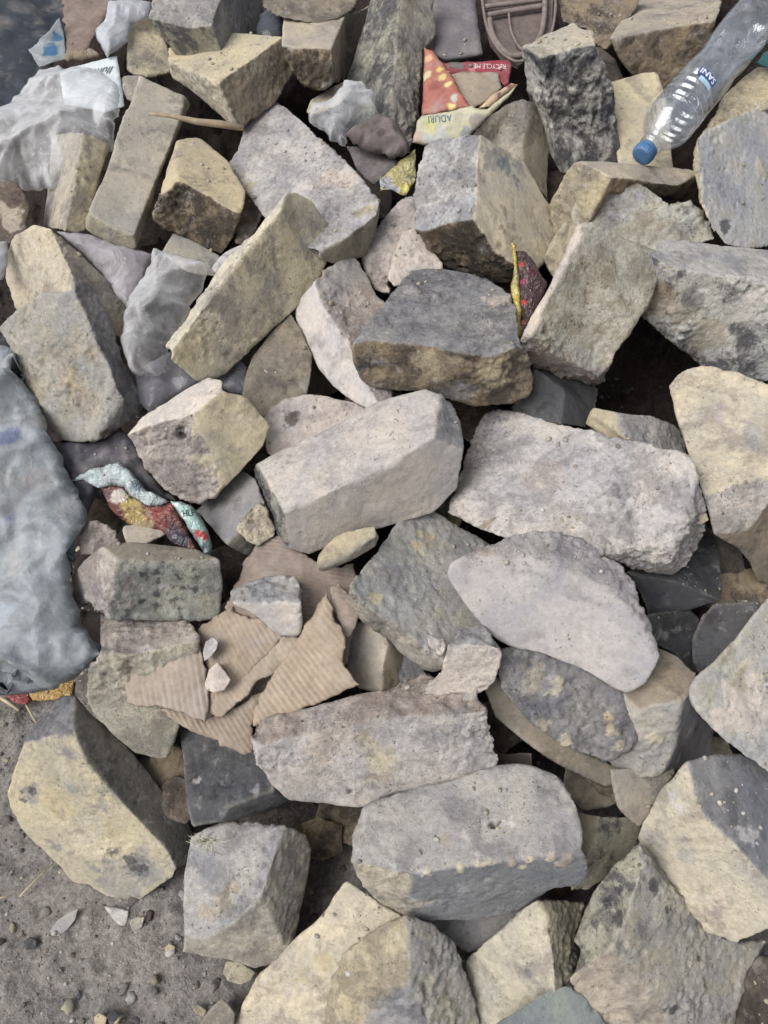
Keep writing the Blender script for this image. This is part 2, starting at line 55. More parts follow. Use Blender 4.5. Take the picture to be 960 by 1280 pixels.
["stone","smooth bluish green stone at the bottom edge",[1046,1355,1274,1155,1456,1309,1299,1524,1308,1496,1632,1318,1714,1742,1322,1950,1762,1256,2104,1665,1135,2250,1560,1011,2358,1415,872],[0,1,2,3,4,5,6,7,8],[[0,1,2,3,4,5,6,7,8]],["E0"],[1819,1670,-9690],363,[],"T38"],
["brick","big spotted grey brick with a pocked yellow edge at the lower corner of the heap",[2626,2844,2293,2443,2712,2074,2257,2586,1851,2160,2473,1731,2090,2359,1641,2018,2231,1549,1969,2120,1485,2012,2029,1527,1948,1903,1444,1895,1804,1371,1976,1722,1209,2319,1443,691,3082,1425,810,3918,1499,312,4132,2101,667,4220,2205,695,4309,2332,739,3873,2246,961,3506,2274,1229,2918,2597,1891,2671,2674,2214,2474,2285,1995,2267,1989,1824],[0,1,2,3,4,5,6,7,8,9,10,11,12,13,14,15,16,17,18,19],[[0,1,2,3,4,5,6,7,8,9,22,21,20],[0,20,21,22,12,13,14,15,16,17,18,19],[22,9,10,11,12]],["M2","A2","T1"],[2883,2222,-9314],1280,[[3003,2293,1603,167,"G"],[2961,2628,1917,117,"g"],[3322,2404,1478,102,"g"],[2697,2187,1723,180,"G"],[2983,1611,1038,75,"D"],[3678,1620,568,78,"D"],[3310,2054,1189,42,"D"],[2598,2173,1779,81,"g"],[2755,2501,1950,82,"D"],[2923,2374,1727,50,"D"],[2297,2375,1858,49,"D"],[2414,2489,1991,41,"D"],[2175,2226,1715,49,"D"],[2347,2254,1890,65,"D"]],"T39"],
["brick","brick with a cut cream face and a slate grey top on the spotted grey brick",[3049,3386,2979,2986,3326,2776,2889,3281,2545,2826,3192,2287,2771,3111,2058,2752,3031,1886,2795,2948,1810,2980,2694,1657,3196,2454,1578,3407,2215,1493,3519,2143,1544,3609,2093,1598,3734,2120,1845,3906,2184,2230,3929,2346,2322,3762,2418,2375,3663,2517,2438,3454,2716,2566,3253,2866,2666,3130,2993,2747,3092,3168,2851,3407,3512,2780,3850,3671,2536,4451,3618,2156],[0,1,2,3,4,5,6,7,8,9,10,11,12,13,23,22,21],[[0,1,2,3,4,5,6,7,8,9,10,11,12,13,14,15,16,17,18,19,20],[0,20,19,18,17,16,15,14,13,23,22,21]],["C1","g0"],[3552,3100,-8819],749,[[3165,2890,2343,21,"N"],[3197,2869,2356,20,"N"],[3235,2842,2366,20,"N"],[3487,2514,2160,32,"K"],[3469,2471,2051,32,"K"],[3452,2428,1940,33,"K"],[3434,2384,1828,33,"K"],[3415,2339,1714,33,"K"],[3504,2556,2268,32,"K"],[3167,2764,2108,83,"G"],[3660,2829,2490,97,"W"],[3037,3097,2525,99,"W"],[2838,2976,1969,103,"G"]],"T40"],
["stone","large beige and grey stone jutting in from the edge above the slate topped brick",[4466,5192,3585,4227,5016,3540,4005,4801,3467,3819,4608,3399,3629,4433,3342,3456,4299,3305,3278,4173,3274,3201,4052,3222,3218,3963,3165,3282,3886,3104,3453,3736,2975,3636,3608,2856,3874,3478,2722,4192,3334,2561],[0,1,2,3,4,5,6,7,8,9,10,11,12,13],[[0,1,2,3,4,5,6,7,8,9,10,11,12,13]],["A1"],[4084,4625,-7870],757,[[3898,4003,3025,288,"P"],[3786,4206,3170,153,"C"],[3630,4441,3346,120,"C"]],"T41"],
["stone","dark grey stone with bright yellow chips under the lavender white boulder",[1240,4540,3190,1328,4586,3231,1485,4573,3218,1703,4542,3188,1983,4497,3146,2315,4395,3051,2576,4240,2910,2733,4092,2775,2758,3963,2659,2704,3815,2525,2599,3724,2444,2476,3673,2398,2267,3711,2434,2066,3755,2476,1831,3864,2576,1631,3973,2676,1396,4140,2828,1291,4237,2916,1248,4346,3015],[0,1,2,3,4,5,6,7,8,9,10,11,12,13,14,15,16,17,18],[[0,1,2,3,4,5,6,7,8,9,10,11,12,13,14,15,16,17,18]],["g2"],[2258,4720,-8522],929,[[1894,4251,2925,87,"C"],[2487,3898,2602,105,"C"],[2444,3995,2689,61,"Y"],[1744,3948,2652,61,"C"],[1971,3813,2529,70,"C"],[1571,4315,2985,140,"T"],[2547,3789,2502,52,"C"]],"T42"],
["stone","rounded grey brown boulder next to the dark grey stone with yellow chips",[2482,4381,2873,2798,4627,2889,3119,4761,2928,3282,4617,2988,3391,4349,3060,3286,4144,3079,3338,4106,2838,3674,4238,2320,3963,4329,1813,4059,4249,1338,3754,4040,1563,3465,3865,1838,3068,3613,2186,2881,3660,2019,2669,3770,1941,2545,3923,2066,2752,4012,2871,3149,4012,3076,3185,3803,2510],[0,1,2,3,4,5,6,7,8,9,10,11,12,13,14,15],[[0,1,2,3,4,5,17,16],[0,16,17,18,12,13,14,15],[17,5,6,7,8,9,10,11,12,18]],["B0","A1","g0"],[3394,4371,-8329],851,[[2915,3890,2524,88,"C"]],"T43"],
["brick_fragment","narrow brown slab edge beneath the dark grey stone with yellow chips",[1144,4408,2617,1297,4549,2675,1743,4200,2298,2218,3973,2002,2706,3875,1794,2616,3670,1672,2334,3738,1800,2114,3803,1909,1895,3876,2023,1548,4035,2235,1269,4171,2411],[0,1,2,3,4,5,6,7,8,9,10],[[0,1,2,3,4,5,6,7,8,9,10]],["B0"],[2041,4328,-8781],964,[],"T42b"],
["stone","pale greenish stone beneath the rounded grey brown boulder",[2532,3690,2160,2880,3711,2071,3275,3798,2025,3334,3737,1951,3254,3662,1909,3024,3406,1749,2876,3247,1652,2751,3302,1741,2616,3388,1861,2569,3529,2003],[0,1,2,3,4,5,6,7,8,9],[[0,1,2,3,4,5,6,7,8,9]],["T0"],[3045,3710,-8773],520,[],"T44"],
["brick","shadowed brown brick in the gap right behind the big smooth grey brick",[2196,3412,1598,2399,3288,1823,2847,3378,1520,2973,3336,1342,2920,3202,1208,2720,3007,1128,2527,2881,1138,2295,2738,1161,2083,2683,1288,2103,3088,1407,2351,3056,1624],[0,1,2,3,4,5,6,7,8,9],[[0,1,10,8,9],[1,2,3,4,5,6,7,8,10]],["B0","M1"],[2561,3168,-9133],398,[],"T45"],
["stone","small brown stone deep in the gap under the narrow slab edge",[2402,3830,1635,2585,3891,1717,2701,3868,1725,2712,3734,1634,2688,3603,1538,2529,3658,1542],[0,1,2,3,4,5],[[0,1,2,3,4,5]],["R1"],[2655,3840,-8843],246,[],"T45b"],
["brick","dark slate brick in shadow under the crumbled end of the largest white brick",[2838,5555,3312,3263,5797,3239,3586,5758,3180,4085,6504,3101,4159,6288,3084,3952,5302,3108,3641,5352,2847,3274,5414,2577,3062,5486,2986,3461,5458,3240],[0,1,2,3,4,5,6,7,8],[[0,1,2,3,4,5,9],[0,9,5,6,7,8]],["D1","D0"],[3579,5781,-7333],605,[],"T46"],
["stone","dark bluish stone behind the large beige and grey stone at the edge",[3579,4923,2845,3706,5134,2992,3846,5237,3087,4072,5218,3143,4322,5204,3209,4281,4902,3041,3925,4712,2838,3744,4594,2723,3600,4581,2674,3557,4723,2735],[0,1,2,3,4,5,6,7,8,9],[[0,1,2,3,4,5,6,7,8,9]],["D1"],[3995,5091,-7623],580,[],"T47"],
["brick","yellow brick with a white crusted lower end at the picture edge, beside the dark hollow",[3458,7381,4601,3551,7499,4655,3663,7565,4701,3884,7591,4765,4177,7410,4793,4650,7018,4811,4392,5924,4460,5194,5947,2406,4605,5822,2866,4362,5791,3247,4091,5746,3579,3723,5669,3877,3629,5806,4074,3556,5918,4241,3538,6132,4294,3501,6387,4351,3462,6891,4473,3937,5978,4382,4116,5728,3892],[0,1,2,3,4,5,6,7,8,9,10,11,12,13,14,15,16],[[0,1,2,3,4,5,6,17,13,14,15,16],[13,17,6,18,11,12],[11,18,6,7,8,9,10]],["C1","W3","B1"],[4047,6632,-6296],669,[[3917,6860,4584,131,"K"],[4196,6578,4584,128,"G"]],"T48"],
["pebble","tiny yellow chip at the crumbled end of the largest white brick",[3407,5731,4089,3489,5773,4123,3588,5762,4108,3614,5703,4054,3524,5661,4021,3434,5679,4041],[0,1,2,3,4,5],[[0,1,2,3,4,5]],["Y0"],[3834,6247,-6803],120,[],"T48b"],
["brick","grey brick with white swirled crust on its front, overhanging the dark hollow",[3178,8381,5792,3401,8735,5749,3770,8874,5687,4199,8906,5617,4644,8962,5544,5084,8931,5474,5088,7783,4391,4703,7866,4354,4435,7931,4393,4101,8014,4456,3796,8105,4638,3475,8205,4868,3237,8274,4998,3185,8331,5378,3386,8172,5702,3910,8144,5656,4337,8108,5614,4719,8003,5551],[1,2,3,4,5,17,6,7,8,9,10,11,12,13,0],[[1,2,3,4,5,17,16,15,14,0],[0,14,15,16,17,6,7,8,9,10,11,12,13]],["G1","Z2"],[3825,7855,-4865],846,[[3402,8253,5369,233,"R"],[3656,8171,5086,198,"T"],[4114,8041,4766,241,"T"],[4249,8058,5270,155,"W"],[4378,8046,5440,133,"W"],[3783,8164,5314,136,"g"]],"T50"],
["brick","pale pitted brick tilted above the dark hollow",[2236,8364,6147,2408,8433,6132,2668,8449,6017,3042,8467,5848,3338,8470,5702,3330,8383,5615,3186,8097,5387,2956,7769,5157,2717,7470,4968,2822,7944,4231,2779,8114,3981,2616,8120,4004,2424,8061,4128,2091,7906,4424,1789,7790,4657,1613,7596,4982,1585,7395,5298,1660,7513,5391,1811,7679,5579,1944,7828,5746,2136,8235,6019,2258,8196,6068,1661,7339,5357,2122,7440,4990,2608,7528,4681],[0,1,2,3,4,5,6,7,8,9,10,11,12,13,14,15,16,17,18,19,20],[[0,1,2,3,4,5,6,7,8,24,23,22,21],[22,23,24,8,9,10,11,12,13,14,15,16],[0,21,22,16,17,18,19,20]],["V3","K3","P1"],[2487,8173,-5197],847,[[2461,8258,5938,130,"K"],[2102,7420,5083,75,"g"]],"T51"],
["brick","brown grey slab just below the bottle cap",[2452,9962,6205,2517,9906,6248,2924,10097,6149,3420,10310,6030,3940,10533,5905,4327,10541,5826,4584,10770,5268,4233,10516,5444,3945,10308,5597,3374,9900,5836,2834,9519,6029,2570,9404,5445,2369,9497,5168,2281,9726,5392,2227,9936,5658,2273,9949,5782,3866,10023,5888,2840,9503,6217],[1,2,3,4,5,6,7,8,9,10,11,12,13,14,15,0],[[1,2,3,4,5,16,17],[0,1,17,11,12,13,14,15],[17,16,5,6,7,8,9,10,11]],["T0","Y2","R1"],[2738,8762,-3966],871,[],"T52a"],
["stone","white and yellow lichen mottled stone behind the pale pitted brick",[2470,9594,5711,2582,9792,5906,2703,9908,6033,2931,9936,6114,3124,9833,6075,3382,9661,5996,3636,9452,5884,3807,9435,5912,3955,9336,5866,4038,9257,5820,4110,9164,5761,4134,9033,5657,3938,9022,5599,3749,9025,5554,3491,8961,5436,3077,8972,5342,2689,9122,5371,2495,9320,5488],[0,1,2,3,4,5,6,7,8,9,10,11,12,13,14,15,16,17],[[0,1,2,3,4,5,6,7,8,9,10,11,12,13,14,15,16,17]],["V3"],[3060,8566,-4154],890,[[3422,9269,5677,225,"C"],[2947,9762,5972,207,"W"],[2893,9529,5763,207,"G"],[3848,9189,5716,162,"g"]],"T52b"],
["brick_fragment","yellow slab corner showing beside the pale pitted brick",[2349,9483,5700,2516,9487,5644,2659,9424,5545,2480,9037,5306,2199,8797,5216,2103,8856,5295,2020,8975,5417,2156,9203,5548],[0,1,2,3,4,5,6,7],[[0,1,2,3,4,5,6,7]],["Y1"],[2177,8629,-4561],440,[],"T52c"],
["stone","split stone with a smooth cream side streaked by dark drips and a white crumbly face",[524,10286,6288,675,10249,6372,964,10037,6473,1197,9893,6566,1334,9961,6463,1583,10106,6288,1830,10234,6103,1989,10176,5896,2139,10103,5690,2336,10112,5485,2509,10084,5282,2380,9748,5209,2188,9373,5178,1913,8932,5195,1693,9084,5027,1295,9264,4922,923,9377,4941,626,9263,5385,404,9175,5724,400,9523,5872,425,9857,6034,1153,9521,6376,1139,9133,6172,1078,8814,6014,786,8975,5906,552,9079,5719,1397,8830,5572],[0,1,2,3,4,5,6,7,8,9,10,11,12,13,14,15,16,17,18,19,20],[[0,1,2,3,21,22,23,24,25,18,19,20],[3,4,5,6,7,8,9,10,11,12,13,26,23,22,21],[25,24,23,26,13,14,15,16,17,18]],["X3","C0","R3"],[1286,8981,-4205],931,[[1327,9745,6333,131,"g"],[1584,9864,6134,123,"E"],[1725,10101,6137,105,"g"],[1527,9573,6004,61,"g"],[1494,9311,5867,50,"B"],[1464,9099,5761,50,"B"],[1434,8891,5657,50,"B"],[1239,9428,6220,59,"g"],[941,9353,6153,119,"G"]],"T53"],
["brick_fragment","pale beige wedge at the foot of the split stone with the white crumbly face",[407,9456,5572,239,9385,5553,124,9138,5385,41,8882,5201,134,8804,5121,415,8899,5134,762,9073,5195,753,9156,5262,574,9322,5431],[0,1,2,3,4,5,6,7,8],[[0,1,2,3,4,5,6,7,8]],["P1"],[368,8771,-4790],537,[],"T53b"],
["brick","tan brick behind the split stone, under the drink carton rim",[1254,11324,6048,1479,11293,6274,1696,11253,6486,1891,11054,6573,2135,11302,6469,2272,11288,6287,2306,10963,5980,2264,10356,5541,2047,10334,5795,1838,10340,6060,1637,10581,5993,1348,10936,5904,1989,10998,6512,1844,10571,6228],[0,1,2,3,4,5,6,7,8,9,10,11],[[0,1,2,3,12,13,9,10,11],[3,4,5,6,7,8,9,13,12]],["T2","B0"],[1561,9224,-3533],526,[],"T54"],
["brick","dark grey flat topped brick with a brown yellow front edge",[-342,7412,5199,-209,7754,5211,0,8162,5227,171,8561,5241,340,8926,5255,548,8994,5262,753,8966,5266,1073,8839,5271,1342,8660,5273,1473,8473,5271,1560,8362,5271,1567,7819,5257,1558,7345,5245,1673,7333,5066,1738,7319,4790,1740,7309,4560,1561,7311,4448,1111,7324,4363,880,7335,4441,652,7347,4506,388,7359,4569,126,7369,4574,-97,7378,4603,-260,7387,4680,-358,7403,4982,-157,7453,5237,157,7410,5222,461,7384,5219,836,7292,5173,1218,7232,5149],[0,1,2,3,4,5,6,7,8,9,10,11,12,13,14,15,16,17,18,19,20,21,22,23,24],[[0,1,2,3,4,5,6,7,8,9,10,11,12,29,28,27,26,25],[25,26,27,28,29,12,13,14,15,16,17,18,19,20,21,22,23,24,0]],["g2","R2"],[796,8241,-5608],824,[[-218,7400,4916,113,"D"],[968,7331,4567,174,"g"],[1321,7321,4870,189,"Y"],[564,7361,4956,207,"Y"],[1424,8265,5253,137,"K"]],"T55"],
["stone","tapering pinkish stone with a grey chipped tip beside the dark flat topped brick",[-1154,8654,4862,-1020,8641,5103,-871,8589,5303,-712,8838,5338,-487,9121,5349,-355,9172,5288,-272,9122,5202,-189,9023,5085,-94,8806,4981,52,8691,4887,61,8122,4711,97,7264,4436,-39,7137,4453,-196,7264,4361,-430,7511,4326,-640,7752,4326,-823,8000,4392,-965,8222,4494,-1082,8456,4665,-800,8415,5149,-568,8511,5068,-311,8799,5054,-473,7974,4929,-243,7516,4666],[2,3,4,5,6,7,8,9,10,11,12,13,14,15,16,17,18,0,1],[[2,3,4,5,6,7,21,20,19],[0,1,2,19,22,23,12,13,14,15,16,17,18],[19,20,21,7,8,9,10,11,12,23,22]],["G1","W0","K2"],[-481,8346,-5487],612,[],"T56"],
["brick","brown brick in shade under the slanted yellowish brick",[-1801,7694,4257,-1757,7925,4422,-1690,8099,4545,-1441,8364,4727,-1209,8562,4861,-1030,8332,4688,-924,8119,4530,-951,7860,4345,-999,7688,4223,-1371,7501,4102,-1673,7443,4072],[0,1,2,3,4,5,6,7,8,9,10],[[0,1,2,3,4,5,6,7,8,9,10]],["B1"],[-1352,7977,-5877],668,[],"T57"],
["stone","flat pinkish stone behind the pale pinkish brick",[-1502,7224,4205,-1383,7340,4312,-1216,7417,4376,-989,7460,4404,-773,7469,4397,-546,7442,4355,-328,7429,4328,-159,7358,4246,-398,7166,4072,-794,7011,3946,-1287,6909,3878,-1444,6946,3925,-1483,7091,4072],[0,1,2,3,4,5,6,7,8,9,10,11,12],[[0,1,2,3,4,5,6,7,8,9,10,11,12]],["K1"],[-993,7611,-6410],572,[[-1128,7266,4221,79,"N"]],"T58"],
["brick","grey smooth brick under the pyramid shaped block",[-2408,6543,3313,-2265,6632,3410,-2053,6692,3534,-1766,6845,3721,-1566,6629,3766,-1436,6307,3747,-1415,6260,3371,-1663,6024,3056,-1773,5969,3214,-1881,5922,3418,-2140,6246,3371,-1721,6039,3515],[0,1,2,3,4,5,6,7,8,9,10],[[0,1,2,3,4,5,11,9,10],[11,5,6,7,8,9]],["g0","T1"],[-1941,6679,-7185],464,[],"T59"],
["brick_fragment","small cream chip at the end of the pale pinkish brick",[-1747,5966,3597,-1702,6057,3665,-1630,6126,3703,-1494,6256,3773,-1394,6184,3669,-1302,6061,3520,-1320,5988,3458,-1503,5858,3405,-1630,5891,3483],[0,1,2,3,4,5,6,7,8],[[0,1,2,3,4,5,6,7,8]],["C2"],[-1664,6596,-7329],349,[],"T60"],
["stone","pinkish brown stone in the gap left of the split stone",[-287,9355,5222,-212,9502,5394,-21,9617,5580,105,9703,5713,230,9759,5816,416,9738,5867,437,9429,5575,251,9434,5507,147,9260,5297,63,9056,5066,84,8931,4952,-106,9023,4968,-212,9186,5085],[0,1,2,3,4,5,6,7,8,9,10,11,12],[[0,1,2,3,4,5,6,7,8,9,10,11,12]],["K2"],[65,8859,-4637],544,[],"T61"],
["brick","dark grey brick in shadow under the pale pitted brick",[1631,7574,4121,1746,7630,4458,1845,7636,4673,2216,7777,4470,2805,7967,4135,2715,7575,4054,2519,7245,4070,2140,7085,4272,1894,7297,4156,1723,7443,4072,2213,7432,4512],[0,1,2,3,4,5,6,7,8,9],[[0,1,2,10,7,8,9],[10,2,3,4,5,6,7]],["D0","D0"],[2148,7610,-6122],364,[],"T62"],
["stone","grey and yellow flat stone behind the largest white brick",[2469,7135,4229,2501,7174,4348,2543,7183,4440,2759,6955,4554,3157,7147,4345,3520,7284,4141,3712,7309,4014,3785,7170,3910,3794,6965,3827,3391,6787,4045,2894,6594,4324,2644,6877,4222,2717,6768,4443],[0,1,2,3,4,5,6,7,8,9,10,11],[[0,1,2,3,12,10,11],[3,4,5,6,7,8,9,10,12]],["Y1","G1"],[3153,7176,-6210],513,[],"T63"],
["stone","brown grey stone at the edge below the white plastic bag",[-5482,10465,5760,-5211,10422,5768,-5036,10384,5762,-4922,10246,5647,-4831,10119,5539,-4881,9971,5384,-4906,9875,5283,-5072,9810,5188,-5497,9848,5145],[0,1,2,3,4,5,6,7,8],[[0,1,2,3,4,5,6,7,8]],["N1"],[-4137,8226,-3901],461,[[-5159,10122,5481,154,"T"]],"T65"],
["brick","grey beige brick half hidden under the brick with a rough brown end",[-2942,9390,5261,-2896,9601,5320,-2845,9778,5366,-2548,9697,5259,-2215,9585,5132,-2243,9431,5088,-2265,9229,5025,-2598,9196,5103],[0,1,2,3,4,5,6,7],[[0,1,2,3,4,5,6,7]],["T0"],[-2319,8566,-4609],443,[],"T66"],
["pebble","lumpy white piece at the upper edge of the slanted yellowish brick",[-2188,8897,5316,-2124,9064,5358,-2046,9198,5386,-1924,9308,5394,-1830,9398,5403,-1876,9206,5348,-1979,9002,5303,-2082,8814,5262],[0,1,2,3,4,5,6,7],[[0,1,2,3,4,5,6,7]],["W1"],[-1899,8625,-4690],311,[],"T67"],
["stone","dark brown stone in the gap left of the large white crusted block",[-2030,10254,5532,-1951,10499,5611,-1774,10328,5531,-1672,10122,5447,-1759,9817,5347,-1871,9594,5278,-2020,9602,5297],[0,1,2,3,4,5,6],[[0,1,2,3,4,5,6]],["N1"],[-1653,8874,-4304],309,[],"T68"],
["stone","dark brown stone behind the spotted grey brick at the corner",[3999,1998,746,4148,2126,768,4478,2178,744,4301,1465,538,3726,1455,607],[0,1,2,3,4],[[0,1,2,3,4]],["N1"],[3886,1735,-9049],419,[],"T69"],
["stone","small yellow stone under the grey topped brick on the dirt",[-1835,2069,372,-1800,2182,406,-1656,2172,378,-1470,2088,317,-1517,2005,296,-1639,1964,302,-1775,1997,336],[0,1,2,3,4,5,6],[[0,1,2,3,4,5,6]],["Y1"],[-1621,2007,-9662],206,[],"T70"],
["stone","small tan stone on the dirt beside the cream slab",[-2002,1586,371,-1925,1698,413,-1803,1799,438,-1723,1740,384,-1660,1681,334,-1677,1510,242,-1947,1500,308],[0,1,2,3,4,5,6],[[0,1,2,3,4,5,6]],["T1"],[-1777,1606,-9709],272,[],"T70b"],
["stone","grey stone squeezed beneath the big smooth grey brick",[315,2507,947,587,2548,947,1089,2561,901,1833,2733,947,1547,2468,781,1083,2230,656,946,2200,648,721,2311,756,495,2409,854],[0,1,2,3,4,5,6,7,8],[[0,1,2,3,4,5,6,7,8]],["g0"],[974,2483,-9638],502,[],"T71"],
["stone","yellow stone behind the clear plastic cup",[-1097,11582,6257,-1038,11812,6339,-810,11968,6426,-556,12068,6500,-459,11875,6456,-626,11624,6350,-909,11502,6264],[0,1,2,3,4,5,6],[[0,1,2,3,4,5,6]],["Y1"],[-631,9467,-3159],344,[],"T73"],
["stone","brown stone behind the black and white crusted block at the top edge",[2589,13918,7267,4021,13969,7256,3846,13536,7063,3482,13006,6830,3312,12754,6719,3153,12850,6766,3071,13123,6893,2717,13229,6950],[0,1,2,3,4,5,6,7],[[0,1,2,3,4,5,6,7]],["R1"],[2323,9435,-2364],727,[],"T75"],
["stone","small pinkish lump between the woven sack and the tan dusty block",[-3648,5293,2666,-3570,5398,2733,-3396,5379,2711,-3403,5189,2581,-3428,5000,2453,-3586,5082,2518],[0,1,2,3,4,5],[[0,1,2,3,4,5]],["K2"],[-3528,5258,-7740],196,[],"T81"],
["stone","small dark grey stone in the gap below the grey flat brick",[143,4838,2463,240,5032,2543,401,4943,2507,473,4750,2429,376,4595,2366,188,4595,2365],[0,1,2,3,4,5],[[0,1,2,3,4,5]],["g2"],[330,5206,-8532],249,[],"T82"],
["stone","dark brown stone deep behind the end of the long white crusted brick",[1140,4315,1981,1370,4048,1804,1735,4018,1866,1733,3843,1714,1505,3720,1553,1137,3818,1551],[0,1,2,3,4,5],[[0,1,2,3,4,5]],["N0"],[1507,4153,-8971],460,[],"T83"],
["stone","dark crumbly stone in the gap beneath the dark slate brick",[3082,5242,2872,3651,5381,2839,3810,5297,2711,3763,4804,2248,3446,4976,2508,3186,5049,2654],[0,1,2,3,4,5],[[0,1,2,3,4,5]],["D2"],[3540,5200,-7773],503,[],"T84"],
["pebble","flat grey flake lying alone on the dirt",[-4066,2582,72,-3983,2684,121,-3868,2750,143,-3761,2800,156,-3778,2691,95,-3862,2588,47,-3949,2532,26,-4034,2544,46],[0,1,2,3,4,5,6,7],[[0,1,2,3,4,5,6,7]],["G0"],[-3478,2352,-9076],80,[],"C1"],
["pebble","white chip beside the low corner of the yellow faced brick",[-3429,2824,134,-3304,2820,118,-3156,2790,92,-3151,2699,64,-3177,2615,43,-3291,2678,75],[0,1,2,3,4,5],[[0,1,2,3,4,5]],["W1"],[-2939,2475,-9232],100,[],"C2"],
["pebble","little cream chip next to the white chip on the dirt",[-3101,2667,119,-3028,2706,137,-2934,2710,124,-2959,2627,66,-3012,2544,12,-3071,2608,70],[0,1,2,3,4,5],[[0,1,2,3,4,5]],["C1"],[-2750,2410,-9308],100,[],"C3"],
["pebble","little yellow pebble on the dirt near the grey topped brick",[-2615,2379,122,-2561,2418,140,-2498,2393,100,-2515,2328,49,-2578,2297,39],[0,1,2,3,4],[[0,1,2,3,4]],["Y1"],[-2367,2191,-9466],100,[],"C4"],
["pebble","yellow brown pebble at the bottom edge of the dirt",[-3276,1681,111,-3230,1718,117,-3145,1683,98,-3155,1588,72,-3241,1580,78],[0,1,2,3,4],[[0,1,2,3,4]],["Y1"],[-2965,1524,-9428],120,[],"C5"],
["pebble","dark grey pebble at the bottom edge of the dirt",[-3120,1692,132,-3053,1742,156,-2995,1699,93,-3021,1631,38,-3095,1621,55],[0,1,2,3,4],[[0,1,2,3,4]],["D1"],[-2835,1555,-9463],120,[],"C6"],
["pebble","cream pebble on the dirt left of the small tan stone",[-2183,1782,147,-2114,1806,145,-2029,1757,68,-2063,1709,34,-2140,1725,77],[0,1,2,3,4],[[0,1,2,3,4]],["Y1"],[-1993,1661,-9658],100,[],"C7"],
["pebble","round dark pebble on the open dirt",[-4319,2442,109,-4257,2492,115,-4178,2457,85,-4185,2393,62,-4273,2381,76],[0,1,2,3,4],[[0,1,2,3,4]],["D1"],[-3747,2149,-9019],120,[],"C8"],
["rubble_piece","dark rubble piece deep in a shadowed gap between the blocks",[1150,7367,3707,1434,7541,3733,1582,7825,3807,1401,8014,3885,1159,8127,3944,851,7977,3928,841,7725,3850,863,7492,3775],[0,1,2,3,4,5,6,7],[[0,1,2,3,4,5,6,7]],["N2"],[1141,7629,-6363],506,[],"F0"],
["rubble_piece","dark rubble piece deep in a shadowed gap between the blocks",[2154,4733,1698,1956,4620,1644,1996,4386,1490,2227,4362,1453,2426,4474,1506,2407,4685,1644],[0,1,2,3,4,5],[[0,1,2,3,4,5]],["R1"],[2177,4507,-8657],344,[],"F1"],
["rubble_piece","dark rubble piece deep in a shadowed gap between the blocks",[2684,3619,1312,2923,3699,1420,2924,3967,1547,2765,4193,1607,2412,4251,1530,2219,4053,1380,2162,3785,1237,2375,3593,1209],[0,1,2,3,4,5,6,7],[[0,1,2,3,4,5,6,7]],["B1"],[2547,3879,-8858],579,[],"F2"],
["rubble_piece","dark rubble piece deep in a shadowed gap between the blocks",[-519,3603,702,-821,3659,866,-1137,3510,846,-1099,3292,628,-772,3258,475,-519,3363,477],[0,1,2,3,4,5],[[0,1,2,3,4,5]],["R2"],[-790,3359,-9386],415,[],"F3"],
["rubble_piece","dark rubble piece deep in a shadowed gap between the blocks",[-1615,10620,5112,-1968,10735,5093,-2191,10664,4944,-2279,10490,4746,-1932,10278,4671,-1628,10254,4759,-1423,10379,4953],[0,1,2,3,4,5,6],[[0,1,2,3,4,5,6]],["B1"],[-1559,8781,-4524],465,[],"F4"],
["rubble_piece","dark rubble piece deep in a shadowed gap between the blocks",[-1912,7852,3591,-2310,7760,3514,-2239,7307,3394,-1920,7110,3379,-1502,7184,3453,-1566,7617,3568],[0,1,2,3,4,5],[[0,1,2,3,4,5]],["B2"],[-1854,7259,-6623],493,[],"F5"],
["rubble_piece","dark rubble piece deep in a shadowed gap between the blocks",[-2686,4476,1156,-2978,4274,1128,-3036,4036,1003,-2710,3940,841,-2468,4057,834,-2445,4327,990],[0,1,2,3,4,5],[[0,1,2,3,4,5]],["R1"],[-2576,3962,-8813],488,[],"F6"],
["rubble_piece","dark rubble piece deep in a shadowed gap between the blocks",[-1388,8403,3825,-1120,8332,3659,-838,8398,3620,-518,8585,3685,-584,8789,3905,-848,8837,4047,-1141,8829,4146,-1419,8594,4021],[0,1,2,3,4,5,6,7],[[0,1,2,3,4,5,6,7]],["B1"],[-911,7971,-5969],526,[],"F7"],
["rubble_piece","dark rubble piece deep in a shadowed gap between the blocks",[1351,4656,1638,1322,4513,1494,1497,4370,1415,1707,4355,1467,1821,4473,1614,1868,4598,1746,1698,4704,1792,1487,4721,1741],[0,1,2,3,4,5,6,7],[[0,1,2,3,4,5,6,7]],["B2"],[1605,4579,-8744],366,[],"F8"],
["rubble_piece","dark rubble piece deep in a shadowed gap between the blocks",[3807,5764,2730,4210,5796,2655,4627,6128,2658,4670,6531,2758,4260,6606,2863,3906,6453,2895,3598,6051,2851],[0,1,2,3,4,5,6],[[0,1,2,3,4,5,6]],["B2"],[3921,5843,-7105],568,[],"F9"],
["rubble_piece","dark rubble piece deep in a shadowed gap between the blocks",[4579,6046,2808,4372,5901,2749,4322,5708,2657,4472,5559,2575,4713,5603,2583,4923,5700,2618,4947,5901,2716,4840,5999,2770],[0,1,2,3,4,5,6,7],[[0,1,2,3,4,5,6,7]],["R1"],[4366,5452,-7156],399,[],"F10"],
["rubble_piece","dark rubble piece deep in a shadowed gap between the blocks",[2427,2963,500,2364,3111,668,2096,3156,811,1844,3023,773,1946,2832,549,2201,2818,442],[0,1,2,3,4,5],[[0,1,2,3,4,5]],["N2"],[2074,2883,-9348],360,[],"F11"],
